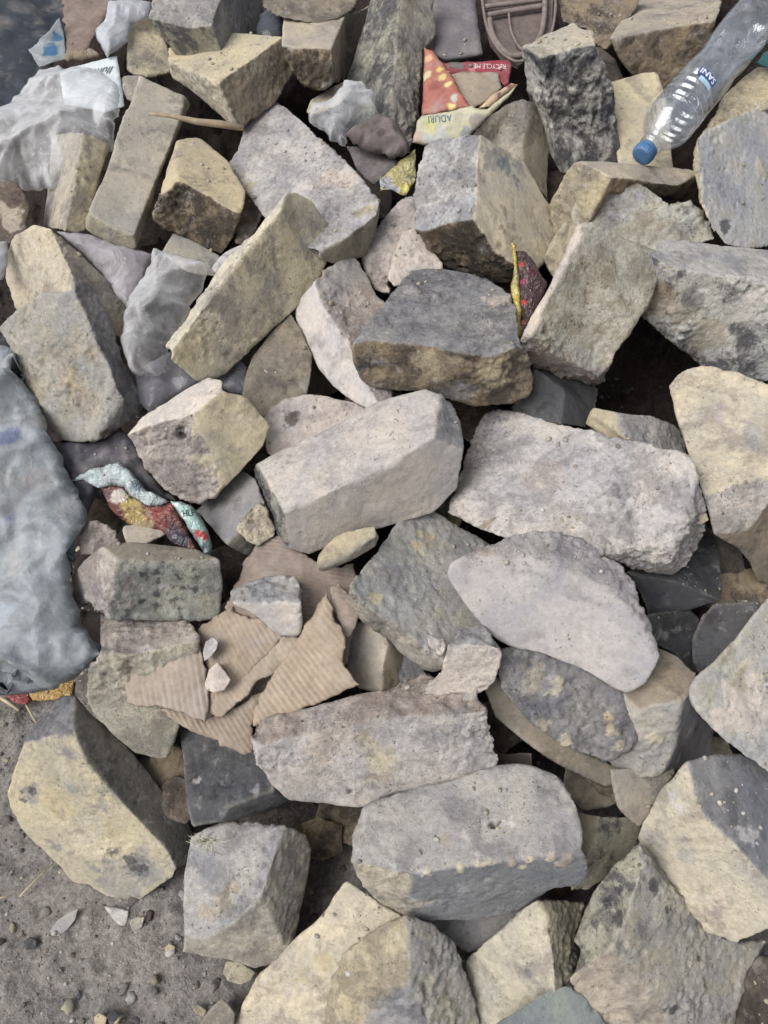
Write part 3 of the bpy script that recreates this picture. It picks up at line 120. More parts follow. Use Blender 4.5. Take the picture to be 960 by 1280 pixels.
["rubble_piece","dark rubble piece deep in a shadowed gap between the blocks",[-4132,7306,2914,-4188,6952,2797,-3895,6536,2720,-3497,6589,2803,-3392,6890,2911,-3621,7253,2983],[0,1,2,3,4,5],[[0,1,2,3,4,5]],["R1"],[-3492,6380,-6863],530,[],"F12"],
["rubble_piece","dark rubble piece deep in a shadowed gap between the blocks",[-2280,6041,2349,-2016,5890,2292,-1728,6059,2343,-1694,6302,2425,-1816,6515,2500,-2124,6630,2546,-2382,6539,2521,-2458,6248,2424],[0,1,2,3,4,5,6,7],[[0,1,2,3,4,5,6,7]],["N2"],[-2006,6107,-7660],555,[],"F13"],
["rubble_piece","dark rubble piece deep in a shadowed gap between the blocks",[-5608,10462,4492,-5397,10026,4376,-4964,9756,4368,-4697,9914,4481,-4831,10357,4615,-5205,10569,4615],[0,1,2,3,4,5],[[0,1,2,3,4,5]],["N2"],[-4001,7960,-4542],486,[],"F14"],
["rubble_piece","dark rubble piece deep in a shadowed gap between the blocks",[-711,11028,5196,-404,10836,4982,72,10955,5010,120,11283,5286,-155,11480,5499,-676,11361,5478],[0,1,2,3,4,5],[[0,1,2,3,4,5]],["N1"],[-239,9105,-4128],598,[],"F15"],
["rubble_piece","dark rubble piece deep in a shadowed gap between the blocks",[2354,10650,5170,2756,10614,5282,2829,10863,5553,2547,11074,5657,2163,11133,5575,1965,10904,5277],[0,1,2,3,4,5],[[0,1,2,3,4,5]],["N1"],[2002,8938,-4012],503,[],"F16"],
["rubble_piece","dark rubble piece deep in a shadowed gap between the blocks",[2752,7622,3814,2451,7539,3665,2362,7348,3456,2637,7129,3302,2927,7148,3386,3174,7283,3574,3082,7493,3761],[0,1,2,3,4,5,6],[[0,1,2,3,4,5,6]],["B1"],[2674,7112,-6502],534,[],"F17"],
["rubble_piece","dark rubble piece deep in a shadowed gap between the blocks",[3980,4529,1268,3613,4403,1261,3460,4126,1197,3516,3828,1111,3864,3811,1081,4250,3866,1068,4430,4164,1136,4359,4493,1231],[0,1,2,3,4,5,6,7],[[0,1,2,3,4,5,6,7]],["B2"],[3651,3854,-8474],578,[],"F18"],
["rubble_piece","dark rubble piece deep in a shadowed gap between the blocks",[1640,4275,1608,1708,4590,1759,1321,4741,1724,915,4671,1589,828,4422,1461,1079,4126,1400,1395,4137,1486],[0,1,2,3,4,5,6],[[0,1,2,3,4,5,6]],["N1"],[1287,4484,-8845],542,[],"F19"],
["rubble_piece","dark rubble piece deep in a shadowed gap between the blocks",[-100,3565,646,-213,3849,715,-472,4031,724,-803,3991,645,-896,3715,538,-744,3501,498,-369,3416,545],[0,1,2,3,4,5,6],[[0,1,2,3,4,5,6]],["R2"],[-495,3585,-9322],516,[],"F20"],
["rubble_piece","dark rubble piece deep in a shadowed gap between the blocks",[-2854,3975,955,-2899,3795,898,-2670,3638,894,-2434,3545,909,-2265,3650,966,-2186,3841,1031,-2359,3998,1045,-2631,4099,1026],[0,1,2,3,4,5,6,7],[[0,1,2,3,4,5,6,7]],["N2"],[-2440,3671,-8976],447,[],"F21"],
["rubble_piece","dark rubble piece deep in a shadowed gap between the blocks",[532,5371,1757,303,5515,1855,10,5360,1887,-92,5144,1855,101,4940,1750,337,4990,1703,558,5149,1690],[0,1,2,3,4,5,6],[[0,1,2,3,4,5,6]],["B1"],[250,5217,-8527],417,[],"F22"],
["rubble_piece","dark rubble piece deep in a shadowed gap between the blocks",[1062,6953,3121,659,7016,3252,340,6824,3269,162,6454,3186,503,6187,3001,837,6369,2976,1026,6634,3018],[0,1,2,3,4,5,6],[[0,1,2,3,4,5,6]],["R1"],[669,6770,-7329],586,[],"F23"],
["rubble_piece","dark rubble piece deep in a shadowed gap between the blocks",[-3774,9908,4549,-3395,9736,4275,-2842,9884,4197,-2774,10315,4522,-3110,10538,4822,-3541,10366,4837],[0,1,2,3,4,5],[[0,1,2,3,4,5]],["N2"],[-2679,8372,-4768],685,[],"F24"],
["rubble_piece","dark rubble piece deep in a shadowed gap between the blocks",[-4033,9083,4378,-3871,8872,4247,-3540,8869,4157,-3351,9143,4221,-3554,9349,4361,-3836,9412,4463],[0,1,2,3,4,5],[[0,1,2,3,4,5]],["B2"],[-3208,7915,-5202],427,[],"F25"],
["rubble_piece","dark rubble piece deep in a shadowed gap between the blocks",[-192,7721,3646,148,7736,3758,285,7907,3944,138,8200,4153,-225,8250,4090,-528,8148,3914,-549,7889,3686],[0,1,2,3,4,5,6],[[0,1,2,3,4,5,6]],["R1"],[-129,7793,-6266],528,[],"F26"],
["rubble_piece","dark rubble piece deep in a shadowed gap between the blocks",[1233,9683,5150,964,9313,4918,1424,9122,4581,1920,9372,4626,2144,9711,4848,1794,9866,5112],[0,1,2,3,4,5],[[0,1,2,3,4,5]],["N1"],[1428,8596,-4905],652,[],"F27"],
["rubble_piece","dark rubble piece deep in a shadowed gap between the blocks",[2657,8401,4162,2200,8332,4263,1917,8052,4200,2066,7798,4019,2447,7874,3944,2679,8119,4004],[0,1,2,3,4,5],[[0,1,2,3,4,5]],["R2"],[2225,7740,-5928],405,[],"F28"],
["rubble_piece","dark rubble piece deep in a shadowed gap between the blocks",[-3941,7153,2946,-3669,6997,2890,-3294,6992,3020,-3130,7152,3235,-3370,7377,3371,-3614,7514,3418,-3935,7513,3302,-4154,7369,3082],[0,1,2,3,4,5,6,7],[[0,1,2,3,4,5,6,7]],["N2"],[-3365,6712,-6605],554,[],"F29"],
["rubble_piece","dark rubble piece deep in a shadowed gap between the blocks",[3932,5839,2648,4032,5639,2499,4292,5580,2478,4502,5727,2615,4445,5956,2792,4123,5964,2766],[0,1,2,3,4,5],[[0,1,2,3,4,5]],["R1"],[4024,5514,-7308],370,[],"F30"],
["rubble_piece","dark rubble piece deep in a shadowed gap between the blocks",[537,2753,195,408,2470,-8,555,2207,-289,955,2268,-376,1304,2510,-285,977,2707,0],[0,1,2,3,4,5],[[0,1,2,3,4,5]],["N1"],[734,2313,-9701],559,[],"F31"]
]
SHEETS = [
["sack","woven_sack",None,"crumpled grey blue woven plastic sack at the foot of the heap","sack","weave",[132,140,147],[-5259,8422,4627,-4940,8271,4644,-4706,8089,4613,-4603,8007,4598,-4605,7843,4496,-4376,7462,4340,-4073,7065,4199,-3945,6795,4077,-3821,6455,3910,-3670,6232,3825,-3595,6012,3715,-3643,5780,3554,-3686,5587,3421,-3609,5258,3244,-3538,4974,3094,-3396,4874,3081,-3204,4639,3002,-3457,4492,2823,-3799,4385,2640,-4214,4408,2510,-4696,4447,2368],[-2822,-5040,8163],0.03,0.024,7,0.03,0.0035,[[-4866,7891,4435,41,[96,122,160]],[-4741,7823,4436,41,[96,122,160]],[-4824,7753,4364,41,[110,130,165]],[-4428,6264,3582,39,[104,116,150]],[-4325,6143,3543,38,[104,116,150]],[-4452,6102,3474,39,[112,122,150]],[-4165,5718,3336,246,[150,155,160]],[-4425,6946,4004,138,[105,115,150]],[-4044,6520,3873,135,[140,140,144]],[-4323,5264,3001,226,[140,150,160]]],None],
["bagA","plastic_bag",None,"white see through plastic bag lying under the printed white card","plastic bag","film",[236,238,242],[-5978,11825,5951,-5707,11999,6045,-5526,12325,6189,-5209,12623,6337,-4919,12756,6417,-4594,12677,6419,-4203,12559,6412,-3916,12270,6329,-3794,11921,6205,-3802,11466,6028,-3833,11113,5888,-4289,10821,5729,-4687,10637,5618,-4972,10726,5624,-5245,10745,5605,-5776,10906,5614],[-925,-3601,9283],0.03,0.014,13,0.0008,0.0028,[],None],
["card","printed_card",None,"white card with black handwriting style print on the plastic bag","card","paper",[196,206,212],[-4869,12613,6482,-4568,12695,6523,-4034,12859,6604,-3940,12450,6402,-3822,12024,6191,-4116,11920,6139,-4722,12051,6204],[0,-4431,8965],0,0.001,15,0.001,0.006,[],None],
["bagB","plastic_scrap",None,"scrap of white plastic beside the small yellow stone at the top","plastic scrap","film2",[212,216,226],[-4203,13652,7067,-4002,13724,7102,-3570,13710,7095,-3566,13424,6954,-3849,13324,6905,-3851,13003,6746,-3990,12851,6671,-4160,12755,6623,-4311,13016,6753,-4409,13226,6856,-4290,13353,6919],[0,-4431,8965],0.01,0.006,35,0.0008,0.0028,[],None],
["blue","plastic_scrap",None,"torn scrap with a blue patch on the dark tarpaulin","plastic scrap","film2",[175,185,190],[-5434,13073,6630,-5224,13312,6748,-5023,13641,6910,-4907,13242,6713,-4825,12906,6547,-5073,12851,6520,-5235,12796,6492],[0,-4431,8965],0,0.005,30,0.0008,0.0028,[[-5104,13073,6630,122,[70,130,180]],[-5040,13312,6748,86,[80,140,185]]],None],
["tarp","tarpaulin",None,"dark blue grey tarpaulin in the upper corner","tarpaulin","tarp",[52,58,70],[-6822,15024,7269,-5067,15683,7136,-5030,14388,6747,-5119,13552,6518,-5149,12785,6297,-5352,12099,6133,-5965,11418,6046],[1761,-2785,9442],0.01,0.012,10,0.002,0.008,[[-5774,14131,6811,180,[85,85,90]],[-5917,13681,6705,151,[80,80,86]]],None],
["brcard","cardboard_scrap",None,"brown cardboard scrap between the tarpaulin and the white plastic scrap","cardboard","card",[128,110,100],[-5258,14768,7082,-4421,14768,7082,-4380,14140,6897,-4481,13482,6703,-4594,13080,6584,-4837,13005,6562,-5037,13777,6790],[0,-2829,9591],0.0,0.004,20,0.003,0.006,[],None],
["bagC","plastic_bag",None,"cloudy clear plastic bag drooping beside the slanted yellowish brick","plastic bag","film",[232,233,237],[-2964,9352,5269,-2656,9245,5282,-2189,8955,5239,-2454,8533,4973,-2713,8098,4703,-2744,7763,4531,-3148,7792,4459,-3293,8121,4590,-3297,8348,4702,-3301,8673,4862,-3154,9041,5075],[-1881,-4352,8805],0.025,0.012,16,0.0008,0.0028,[],None],
["film2","plastic_film",None,"grey plastic film behind the pyramid shaped block","plastic film","film2",[150,150,160],[-3234,7983,4367,-2755,8271,4509,-2414,7902,4327,-1844,8168,4458,-1734,8044,4397,-1755,7700,4227,-1940,7720,4237,-2238,7881,4317,-2632,7690,4222,-2934,7442,4099,-3111,7590,4173],[0,-4431,8965],0.01,0.008,24,0.0008,0.0028,[],None],
["bagD","plastic_film",None,"lilac white plastic film spread behind the pale cream brick","plastic film","film2",[196,192,200],[-4474,9880,5337,-4032,9834,5315,-3471,9686,5241,-3108,9517,5158,-3166,9238,5020,-3299,8878,4842,-3370,8749,4778,-3743,9227,5015,-4106,9562,5180],[0,-4431,8965],0.01,0.006,24,0.0008,0.0028,[],None],
["cup","plastic_cup",None,"crushed clear plastic cup above the large white crusted block","plastic cup","film",[232,235,240],[-1064,11247,6238,-1050,11518,6375,-808,11444,6390,-541,11677,6562,-450,11704,6595,-280,11672,6615,-111,11452,6542,-121,11109,6371,-187,11040,6323,-507,10986,6228,-525,10737,6101,-717,10916,6148,-855,11048,6184],[-1881,-4352,8805],0.018,0.007,22,0.0008,0.0028,[],None],
["cloth","cloth_rag",None,"dark brown crumpled rag beside the crushed plastic cup","rag","cloth",[108,97,96],[-532,10806,6263,-327,10901,6322,-87,11006,6387,185,10911,6328,304,10765,6237,368,10619,6147,345,10515,6083,183,10463,6052,-76,10536,6096,-270,10588,6128,-422,10660,6173],[0,-5253,8509],0.018,0.01,34,0.004,0.004,[],None],
["cloth2","cloth_scrap",None,"flat dark brown cloth scrap under the crumpled rag","cloth","cloth",[104,96,98],[-520,10876,6068,-276,10828,6044,0,10744,6002,209,10636,5949,109,10517,5890,-33,10387,5826,-163,10317,5792,-361,10541,5902],[0,-4431,8965],0.0,0.004,26,0.003,0.005,[],None],
["yscrap","wrapper_scrap",None,"yellow torn wrapper scrap below the crumpled rag","wrapper","foil",[168,158,98],[-65,10270,5866,76,10373,5929,162,10456,5980,424,10643,6096,431,10270,5866,290,10076,5746,247,10076,5746,86,10158,5797,-54,10127,5778],[0,-5253,8509],0.0,0.004,30,0.001,0.004,[[22,10229,5841,97,[150,152,160]],[161,10158,5797,65,[150,152,160]],[356,10291,5879,43,[60,90,60]],[301,10147,5790,65,[205,195,70]]],None],
["dcloth","cloth_sheet",None,"dark grey violet cloth in the gap beneath the large grey brick","cloth","cloth",[92,90,98],[-4249,7206,3878,-3998,7224,3889,-3642,7206,3878,-3352,7368,3977,-3180,7242,3900,-2954,6913,3697,-2609,6546,3470,-3201,6738,3588,-3513,6869,3669,-3674,6434,3401,-3758,6262,3295,-3873,6434,3401,-4026,6781,3615],[0,-5253,8509],0.01,0.008,22,0.003,0.005,[],None],
["cb1","torn_cardboard","panel",None,None,"card",[146,129,117],[-1713,5594,3157,-1666,5757,3228,-1542,5921,3300,-1413,6013,3341,-1241,6060,3361,-1040,5884,3284,-804,5757,3228,-573,5702,3204,-383,5721,3212,-313,5496,3113,-394,5259,3009,-484,5042,2914,-737,4788,2802,-1008,4663,2747,-1389,4915,2858,-1678,5085,2933,-1831,5259,3009],[0,-4021,9156],0.006,0.003,16,0.003,0.0013,[],[[9926,-1110,-488],165,0.0009]],
["cb0","torn_cardboard","panel",None,None,"card",[148,132,118],[-2588,4790,2541,-2186,5116,2723,-1736,5578,2975,-1366,5966,3187,-771,5681,3078,-384,5581,3049,-378,5151,2837,-465,4737,2628,-741,4580,2535,-1288,4319,2377,-1416,4467,2443,-1484,4172,2294,-1647,4120,2260,-2025,4248,2303,-2416,4458,2386],[-478,-4426,8955],0.004,0.003,16,0.003,0.0013,[],[[6505,-6941,-3083],140,0.0005]],
["cb2","torn_cardboard","flap",None,None,"card",[160,145,131],[-2914,4302,2482,-2937,4536,2609,-2934,4710,2706,-2772,4805,2776,-2588,4859,2827,-2358,4943,2898,-2194,5030,2965,-2114,4826,2861,-2035,4617,2754,-2002,4397,2636,-1970,4189,2524,-2010,4107,2475,-2255,4195,2496,-2472,4250,2503],[-966,-4820,8708],0.006,0.003,14,0.003,0.0013,[],[[2204,-8636,-4535],120,0.0006]],
["cb3","torn_cardboard","flap",None,None,"card",[158,141,123],[-2552,4265,2439,-2278,4258,2433,-2039,4180,2374,-1794,4223,2406,-1623,4308,2471,-1497,4379,2525,-1370,4408,2547,-1439,4237,2417,-1510,4109,2320,-1487,3905,2164,-1604,3877,2143,-1814,3940,2191,-2090,4046,2271,-2320,4145,2347],[0,-6058,7956],0.004,0.003,16,0.003,0.0013,[],[[5424,-6684,-5090],150,0.0008]],
["cb4","torn_cardboard","flap",None,None,"card",[160,142,122],[-2184,5079,2860,-1987,5167,2946,-1779,5245,3028,-1656,5130,2998,-1415,5086,3028,-1132,4866,2980,-1365,4664,2830,-1634,4475,2679,-1858,4322,2555,-1975,4254,2497,-2055,4678,2689],[-1881,-4352,8805],0.008,0.003,16,0.003,0.0013,[],[[5321,-7987,-2811],140,0.0009]],
["cb5","torn_cardboard","flap",None,None,"card",[162,145,127],[-1150,4864,2984,-981,4830,3003,-985,4685,2930,-1173,4561,2829,-1381,4462,2736,-1567,4306,2619,-1736,4189,2525,-1798,4155,2495,-2008,4206,2475,-1974,4376,2567,-1752,4434,2643,-1573,4561,2743],[-1881,-4352,8805],0.004,0.002,16,0.003,0.0013,[],[[6359,-7372,-2285],140,0.0005]],
["cb6","torn_cardboard","flap",None,None,"card",[168,149,127],[-677,5242,3312,-572,5068,3227,-580,4981,3178,-441,4793,3090,-473,4556,2954,-355,4412,2888,-292,4326,2847,-707,4203,2733,-1061,4092,2633,-1353,4008,2554,-1425,4019,2552,-1403,4130,2616,-1374,4280,2702,-1220,4486,2833,-1045,4678,2959,-1012,4769,3013,-836,4988,3153],[-966,-4820,8708],0.006,0.003,14,0.003,0.0013,[],[[6331,-7049,-3199],130,0.0009]],
["cb7","torn_cardboard","flap",None,None,"card",[154,139,125],[-627,5325,3292,-518,5370,3293,-370,5282,3212,-285,5090,3086,-330,4989,3040,-419,4852,2985,-474,4910,3029,-568,5106,3158],[1905,-4754,8589],0.003,0.002,16,0.003,0.0013,[],[[9468,-1421,-2886],150,0.0005]],
["jc1","drink_carton","side_panel",None,None,"print",[168,96,78],[575,12077,6929,694,11960,6912,800,11763,6840,904,11570,6768,1026,11284,6648,1165,10984,6527,957,11041,6466,746,11110,6412,520,11175,6348,546,11541,6585,561,11884,6804],[-3651,-4891,7921],0.004,0.003,24,0.0015,0.003,[[766,11671,6767,55,[205,180,90]],[818,11537,6708,55,[205,185,100]],[890,11383,6646,55,[210,190,120]],[981,11178,6562,65,[170,175,165]],[719,11456,6612,89,[150,72,66]],[802,11244,6520,132,[160,84,76]],[603,11676,6695,56,[200,185,140]],[927,11098,6487,55,[210,195,110]],[627,11884,6834,56,[205,150,110]]],None],
["jc2","drink_carton","front_panel",None,None,"print",[188,184,150],[506,10881,6452,754,10906,6483,968,10931,6515,1162,10950,6539,1388,10937,6523,1589,11025,6633,1779,11118,6751,1654,11012,6617,1422,10881,6452,1231,10767,6309,1050,10672,6189,780,10659,6173,509,10653,6165,390,10672,6189,442,10843,6404],[0,-7829,6221],0.004,0.002,24,0.0015,0.003,[[465,10710,6237,87,[176,158,136]],[703,10691,6213,173,[176,178,176]],[1295,10818,6372,108,[150,140,132]],[1113,10754,6293,86,[140,145,152]],[647,10818,6372,108,[200,195,130]]],None],
["jc3","drink_carton","inside_panel",None,None,"print",[158,142,122],[933,11797,6699,1237,11813,6704,1606,11780,6694,1644,11528,6620,1451,11283,6547,1218,11058,6481,1097,11234,6533],[0,-2829,9591],0.0,0.002,24,0.0015,0.004,[],None],
["jc4","drink_carton","back_panel",None,None,"print",[150,52,66],[833,11917,6784,1239,11927,6791,1746,11956,6813,1790,11908,6777,1752,11669,6595,1684,11650,6581,1574,11793,6690,1237,11803,6697,933,11793,6690],[0,-6058,7956],0.0,0.001,24,0.0015,0.004,[[1014,11917,6784,113,[112,100,98]],[1238,11831,6719,45,[190,110,120]]],None],
["jc5","drink_carton","rim_flap",None,None,"print",[205,172,130],[1272,10885,6561,1422,11064,6620,1621,11264,6674,1727,11367,6701,1842,11388,6674,1675,11209,6622,1418,10937,6543],[2822,-5040,8163],0.003,0.002,24,0.0015,0.003,[[1702,11315,6678,55,[140,60,50]],[1537,11127,6619,43,[140,60,50]]],None],
["rw1","snack_wrapper","film","dark red snack wrapper with a yellow edge, stuck beside the dark flat topped brick","wrapper","foil",[78,58,58],[1648,8815,5622,1751,8827,5605,1834,8777,5536,1917,8698,5439,2022,8592,5312,2022,8490,5217,1876,8274,5055,1720,8036,4876,1669,8180,5024,1669,8543,5363],[1961,-6688,7172],0.004,0.004,30,0.001,0.003,[[1700,8680,5482,40,[205,60,52]],[1710,8340,5162,40,[205,60,48]],[1710,8158,4992,40,[215,66,48]],[1710,8522,5331,40,[150,60,90]],[1834,8646,5413,70,[98,52,66]]],None],
["rw2","snack_wrapper","edge_strip",None,None,"foil",[196,180,80],[1578,8885,5692,1645,8843,5671,1645,8741,5577,1655,8624,5469,1684,8517,5378,1693,8298,5176,1703,7992,4894,1636,7989,4872,1617,8167,5033,1588,8338,5185,1578,8493,5326,1607,8633,5465,1597,8765,5585],[-1961,-6688,7172],0.004,0.002,30,0.001,0.003,[[1626,8368,5223,50,[190,170,70]]],None],
["pw1","printed_wrapper","foil_back","colourful printed wrapper crumpled in front of the pyramid shaped block","wrapper","foil",[168,182,184],[-3879,6616,3778,-3693,6691,3815,-3506,6765,3852,-3247,6821,3879,-3086,6691,3815,-2870,6487,3714,-2597,6377,3660,-2707,6314,3628,-2843,6314,3628,-3077,6423,3682,-3166,6533,3737,-3316,6561,3751,-3478,6533,3737,-3685,6626,3783],[0,-4431,8965],0.006,0.006,30,0.001,0.003,[[-2971,6524,3732,78,[120,138,148]]],None],
["pw2","printed_wrapper","printed_film",None,None,"foil",[122,74,68],[-3499,6562,3722,-3326,6587,3738,-3187,6570,3727,-3070,6443,3648,-2840,6366,3601,-2551,6400,3622,-2441,6206,3503,-2334,6023,3389,-2190,5857,3287,-2325,5873,3297,-2502,5940,3338,-2705,6089,3430,-2917,6089,3430,-3116,6164,3477,-3354,6341,3586],[0,-5253,8509],0.006,0.006,30,0.001,0.003,[[-3416,6502,3685,98,[110,80,84]],[-3112,6358,3596,156,[186,162,92]],[-2987,6248,3528,116,[172,146,84]],[-3216,6443,3648,88,[190,180,170]],[-2855,6164,3477,87,[150,130,90]],[-2671,6307,3565,136,[142,70,64]],[-2559,6081,3425,116,[92,72,84]],[-2458,5998,3374,96,[70,66,84]],[-2660,6139,3461,77,[130,60,56]]],None],
["pw3","wrapper_roll",None,"rolled pale green wrapper end with a red band beside the grey smooth brick","wrapper","foil",[150,182,176],[-2524,6245,3798,-2394,6246,3783,-2291,6215,3746,-2186,6124,3663,-2070,5965,3528,-2030,5854,3438,-2055,5762,3371,-2129,5757,3377,-2178,5829,3438,-2274,5951,3543,-2351,6037,3618,-2427,6123,3693],[990,-6029,7917],0.01,0.002,30,0.004,0.003,[[-2181,5942,3524,57,[180,60,62]],[-2125,5923,3503,57,[180,60,62]],[-2113,5826,3427,47,[60,80,100]],[-2102,5789,3398,38,[210,215,220]],[-2467,6203,3759,38,[215,222,222]],[-2389,6095,3667,38,[215,222,222]]],None],
["rbit","wrapper_scrap",None,"small red wrapper scrap under the woven sack","wrapper","foil",[140,52,48],[-5728,5778,90,-5533,5805,90,-5365,5845,90,-5265,5645,90,-5367,5592,90,-5560,5671,90],[0,0,10000],0.0,0.002,30,0.001,0.004,[],None],
["ybit","wrapper_scrap",None,"orange yellow wrapper scrap on the dirt under the woven sack","wrapper","foil",[178,140,72],[-5330,5812,125,-5067,5893,125,-4840,6030,125,-4719,6030,125,-4644,5718,125,-4903,5665,125,-5232,5652,125],[0,0,10000],0.002,0.003,30,0.001,0.004,[],None],
["teal","plastic_scrap",None,"teal plastic scrap at the edge beside the clear bottle","plastic scrap","film2",[60,130,135],[5128,11679,6864,5254,11809,6945,5607,11985,7053,5556,11571,6798,5284,11592,6811],[0,-5253,8509],0.0,0.002,30,0.001,0.004,[],None],
["panel","leaning_board",None,"flat dusty grey board leaning behind the drink carton","board","panel",[112,108,112],[751,14126,7222,1401,14126,7222,1424,13315,6907,1467,12735,6682,1190,12672,6658,903,12624,6640,739,12735,6682],[0,-3616,9323],0.0,0.001,10,0.006,0.008,[],None],
["bluef","plastic_film",None,"small bluish plastic film beside the tan brick at the top","plastic film","film2",[110,118,132],[-1950,13011,6796,-1886,13404,6990,-1770,13517,7047,-1532,13375,6976,-1516,12984,6783,-1681,12915,6749],[0,-4431,8965],0.006,0.005,30,0.001,0.004,[],None],
["twist","cord_knot",None,"knotted brown cord above the white card","cord","cloth",[140,124,104],[-4826,13011,6604,-4699,13067,6631,-4558,13011,6604,-4415,13039,6617,-4307,12956,6576,-4422,12900,6549,-4564,12873,6535,-4714,12900,6549,-4779,12845,6521,-4863,12928,6562],[0,-4431,8965],0.006,0.006,40,0.004,0.003,[],None],
["wbit","plastic_scrap",None,"bit of white plastic at the picture edge beside the pale cream brick","plastic scrap","film2",[206,206,214],[-5428,9740,5225,-5148,9763,5236,-5079,9603,5158,-5080,9334,5025,-5101,9201,4959,-5341,9223,4970],[0,-4431,8965],0.006,0.005,40,0.001,0.003,[],None]
]
TEXT = [["card","llums",[-4062,12681,6516],[-9802,-1775,-877],[1980,-8787,-4343],[0,-4431,8965],0.03836330806971584,0.013114209484534468,[40,60,66]],["jc2","ADURI",[905,10887,6460],[-9979,-402,-506],[646,-6208,-7813],[0,-7829,6221],0.03128699475630107,0.009751338433801346,[70,110,120]],["jc4","RECYCLE ME",[1711,11898,6770],[-9996,212,162],[-267,-7953,-6056],[0,-6058,7956],0.04503992691195087,0.007253259515897928,[215,195,195]],["pw3","HLE",[-2362,6097,3665],[9832,1821,157],[-1536,7768,6107],[990,-6029,7917],0.013133987628236676,0.007844514219368734,[30,40,44]]]
ROOTS = {'torn_cardboard': ('torn brown corrugated cardboard spread in flaps over the heap', 'cardboard'), 'drink_carton': ('torn open red and cream drink carton with a brown inside', 'carton')}
MISC = {"B0":[0.342,1.0313,0.6164],"B1":[0.4732,1.1727,0.7007],"mound":[-0.3496,0.0643,0.8417,-0.1181,-0.0078],"g0":[-0.5313,0.5775,0.0],"g1":[-0.1358,0.1561,0.0],"stick":[[-0.3208,1.1042,0.6425],[-0.255,1.0904,0.6372],[-0.192,1.0961,0.6268]],"straws":[[[-0.5766,0.5744,0.0054],[-0.5408,0.5533,0.0055],0.0028],[[-0.5347,0.5638,0.0054],[-0.5078,0.5313,0.0055],0.0016],[[-0.4563,0.2963,0.0065],[-0.426,0.3356,0.0063],0.001],[[-0.484,0.2926,0.0065],[-0.467,0.2982,0.0065],0.001],[[-0.3059,0.1565,0.0072],[-0.2984,0.1702,0.0071],0.002]],"tuft":[-0.1939,0.3121,0.1659],"crate":[[0.1931,1.3292,0.7018],[0.2525,1.3242,0.703],[0.1888,1.2565,0.6689]],"pebble":[[[-0.571,0.554],[-0.419,0.164],[-0.173,0.164],[-0.259,0.338],[-0.456,0.567]]]}

random.seed(7)
RNG = np.random.default_rng(11)
C = bpy.context.scene.collection

def lin(c, sat=.80):
    g_ = sum(c)/3; c = [g_+(v-g_)*sat for v in c]
    return [((v/255)/12.92 if v/255 <= .04045 else ((v/255+.055)/1.055)**2.4) for v in c]

ALB = 0.86      # the palette below holds sRGB readings; this turns them into base colours

# ------------------------------------------------------------------ noise (vectorised)
def _h(ix, iy, iz, seed):
    n = (ix.astype(np.uint32)*np.uint32(374761393) + iy.astype(np.uint32)*np.uint32(668265263)
         + iz.astype(np.uint32)*np.uint32(2147483647) + np.uint32(seed*1274126177 & 0xffffffff))
    n = (n ^ (n >> np.uint32(13)))*np.uint32(1274126177)
    n = n ^ (n >> np.uint32(16))
    n = n*np.uint32(2246822519); n ^= n >> np.uint32(15)
    return n.astype(np.float32)/np.float32(2147483648.0) - np.float32(1)

def vnoise(p, seed=0):
    f = np.floor(p); i = f.astype(np.int64); t = (p-f).astype(np.float32)
    t = t*t*t*(t*(t*6-15)+10)
    x, y, z = i[:, 0], i[:, 1], i[:, 2]
    r = 0
    for dx in (0, 1):
        wx = t[:, 0] if dx else 1-t[:, 0]
        for dy in (0, 1):
            wy = t[:, 1] if dy else 1-t[:, 1]
            for dz in (0, 1):
                wz = t[:, 2] if dz else 1-t[:, 2]
                r = r + wx*wy*wz*_h(x+dx, y+dy, z+dz, seed)
    return r

_R = np.array([[.36, .48, -.8], [-.8, .6, 0], [.48, .64, .6]])
def fbm(p, octv=3, seed=0, gain=.5):
    r = 0; a = 1.
    for k in range(octv):
        r = r + a*vnoise(p, seed+k*17)
        p = (p @ _R.T)*2.03 + 3.7; a *= gain
    return r

# ------------------------------------------------------------------ materials
def newmat(name):
    m = bpy.data.materials.new(name); m.use_nodes = True
    nt = m.node_tree; nt.nodes.clear()
    out = nt.nodes.new('ShaderNodeOutputMaterial')
    return m, nt, out

def N(nt, typ, **kw):
    n = nt.nodes.new(typ)
    for k, v in kw.items():
        if k.startswith('i_'):
            n.inputs[k[2:].replace('_', ' ')].default_value = v
        else: setattr(n, k, v)
    return n

def math_(nt, op, a, b=None, clamp=False):
    n = nt.nodes.new('ShaderNodeMath'); n.operation = op; n.use_clamp = clamp
    for i, v in enumerate((a, b)):
        if v is None: continue
        if isinstance(v, (int, float)): n.inputs[i].default_value = v
        else: nt.links.new(v, n.inputs[i])
    return n.outputs[0]

def ramp(nt, v, lo, hi, a=0., b=1.):
    n = nt.nodes.new('ShaderNodeMapRange'); n.interpolation_type = 'SMOOTHSTEP'
    nt.links.new(v, n.inputs['Value'])
    n.inputs['From Min'].default_value = lo; n.inputs['From Max'].default_value = hi
    n.inputs['To Min'].default_value = a; n.inputs['To Max'].default_value = b
    return n.outputs['Result']

def mixc(nt, fac, a, b, mode='MIX'):
    n = nt.nodes.new('ShaderNodeMix'); n.data_type = 'RGBA'; n.blend_type = mode
    for i, v in ((0, fac), (6, a), (7, b)):
        if isinstance(v, (int, float)): n.inputs[i].default_value = v
        elif isinstance(v, (tuple, list)): n.inputs[i].default_value = (*v[:3], 1)
        else: nt.links.new(v, n.inputs[i])
    return n.outputs[2]

def mottle(nt, fac, col, v, lo, hi, a, b):
    return mixc(nt, fac, col, mixc(nt, ramp(nt, v, lo, hi), a, b), 'MULTIPLY')

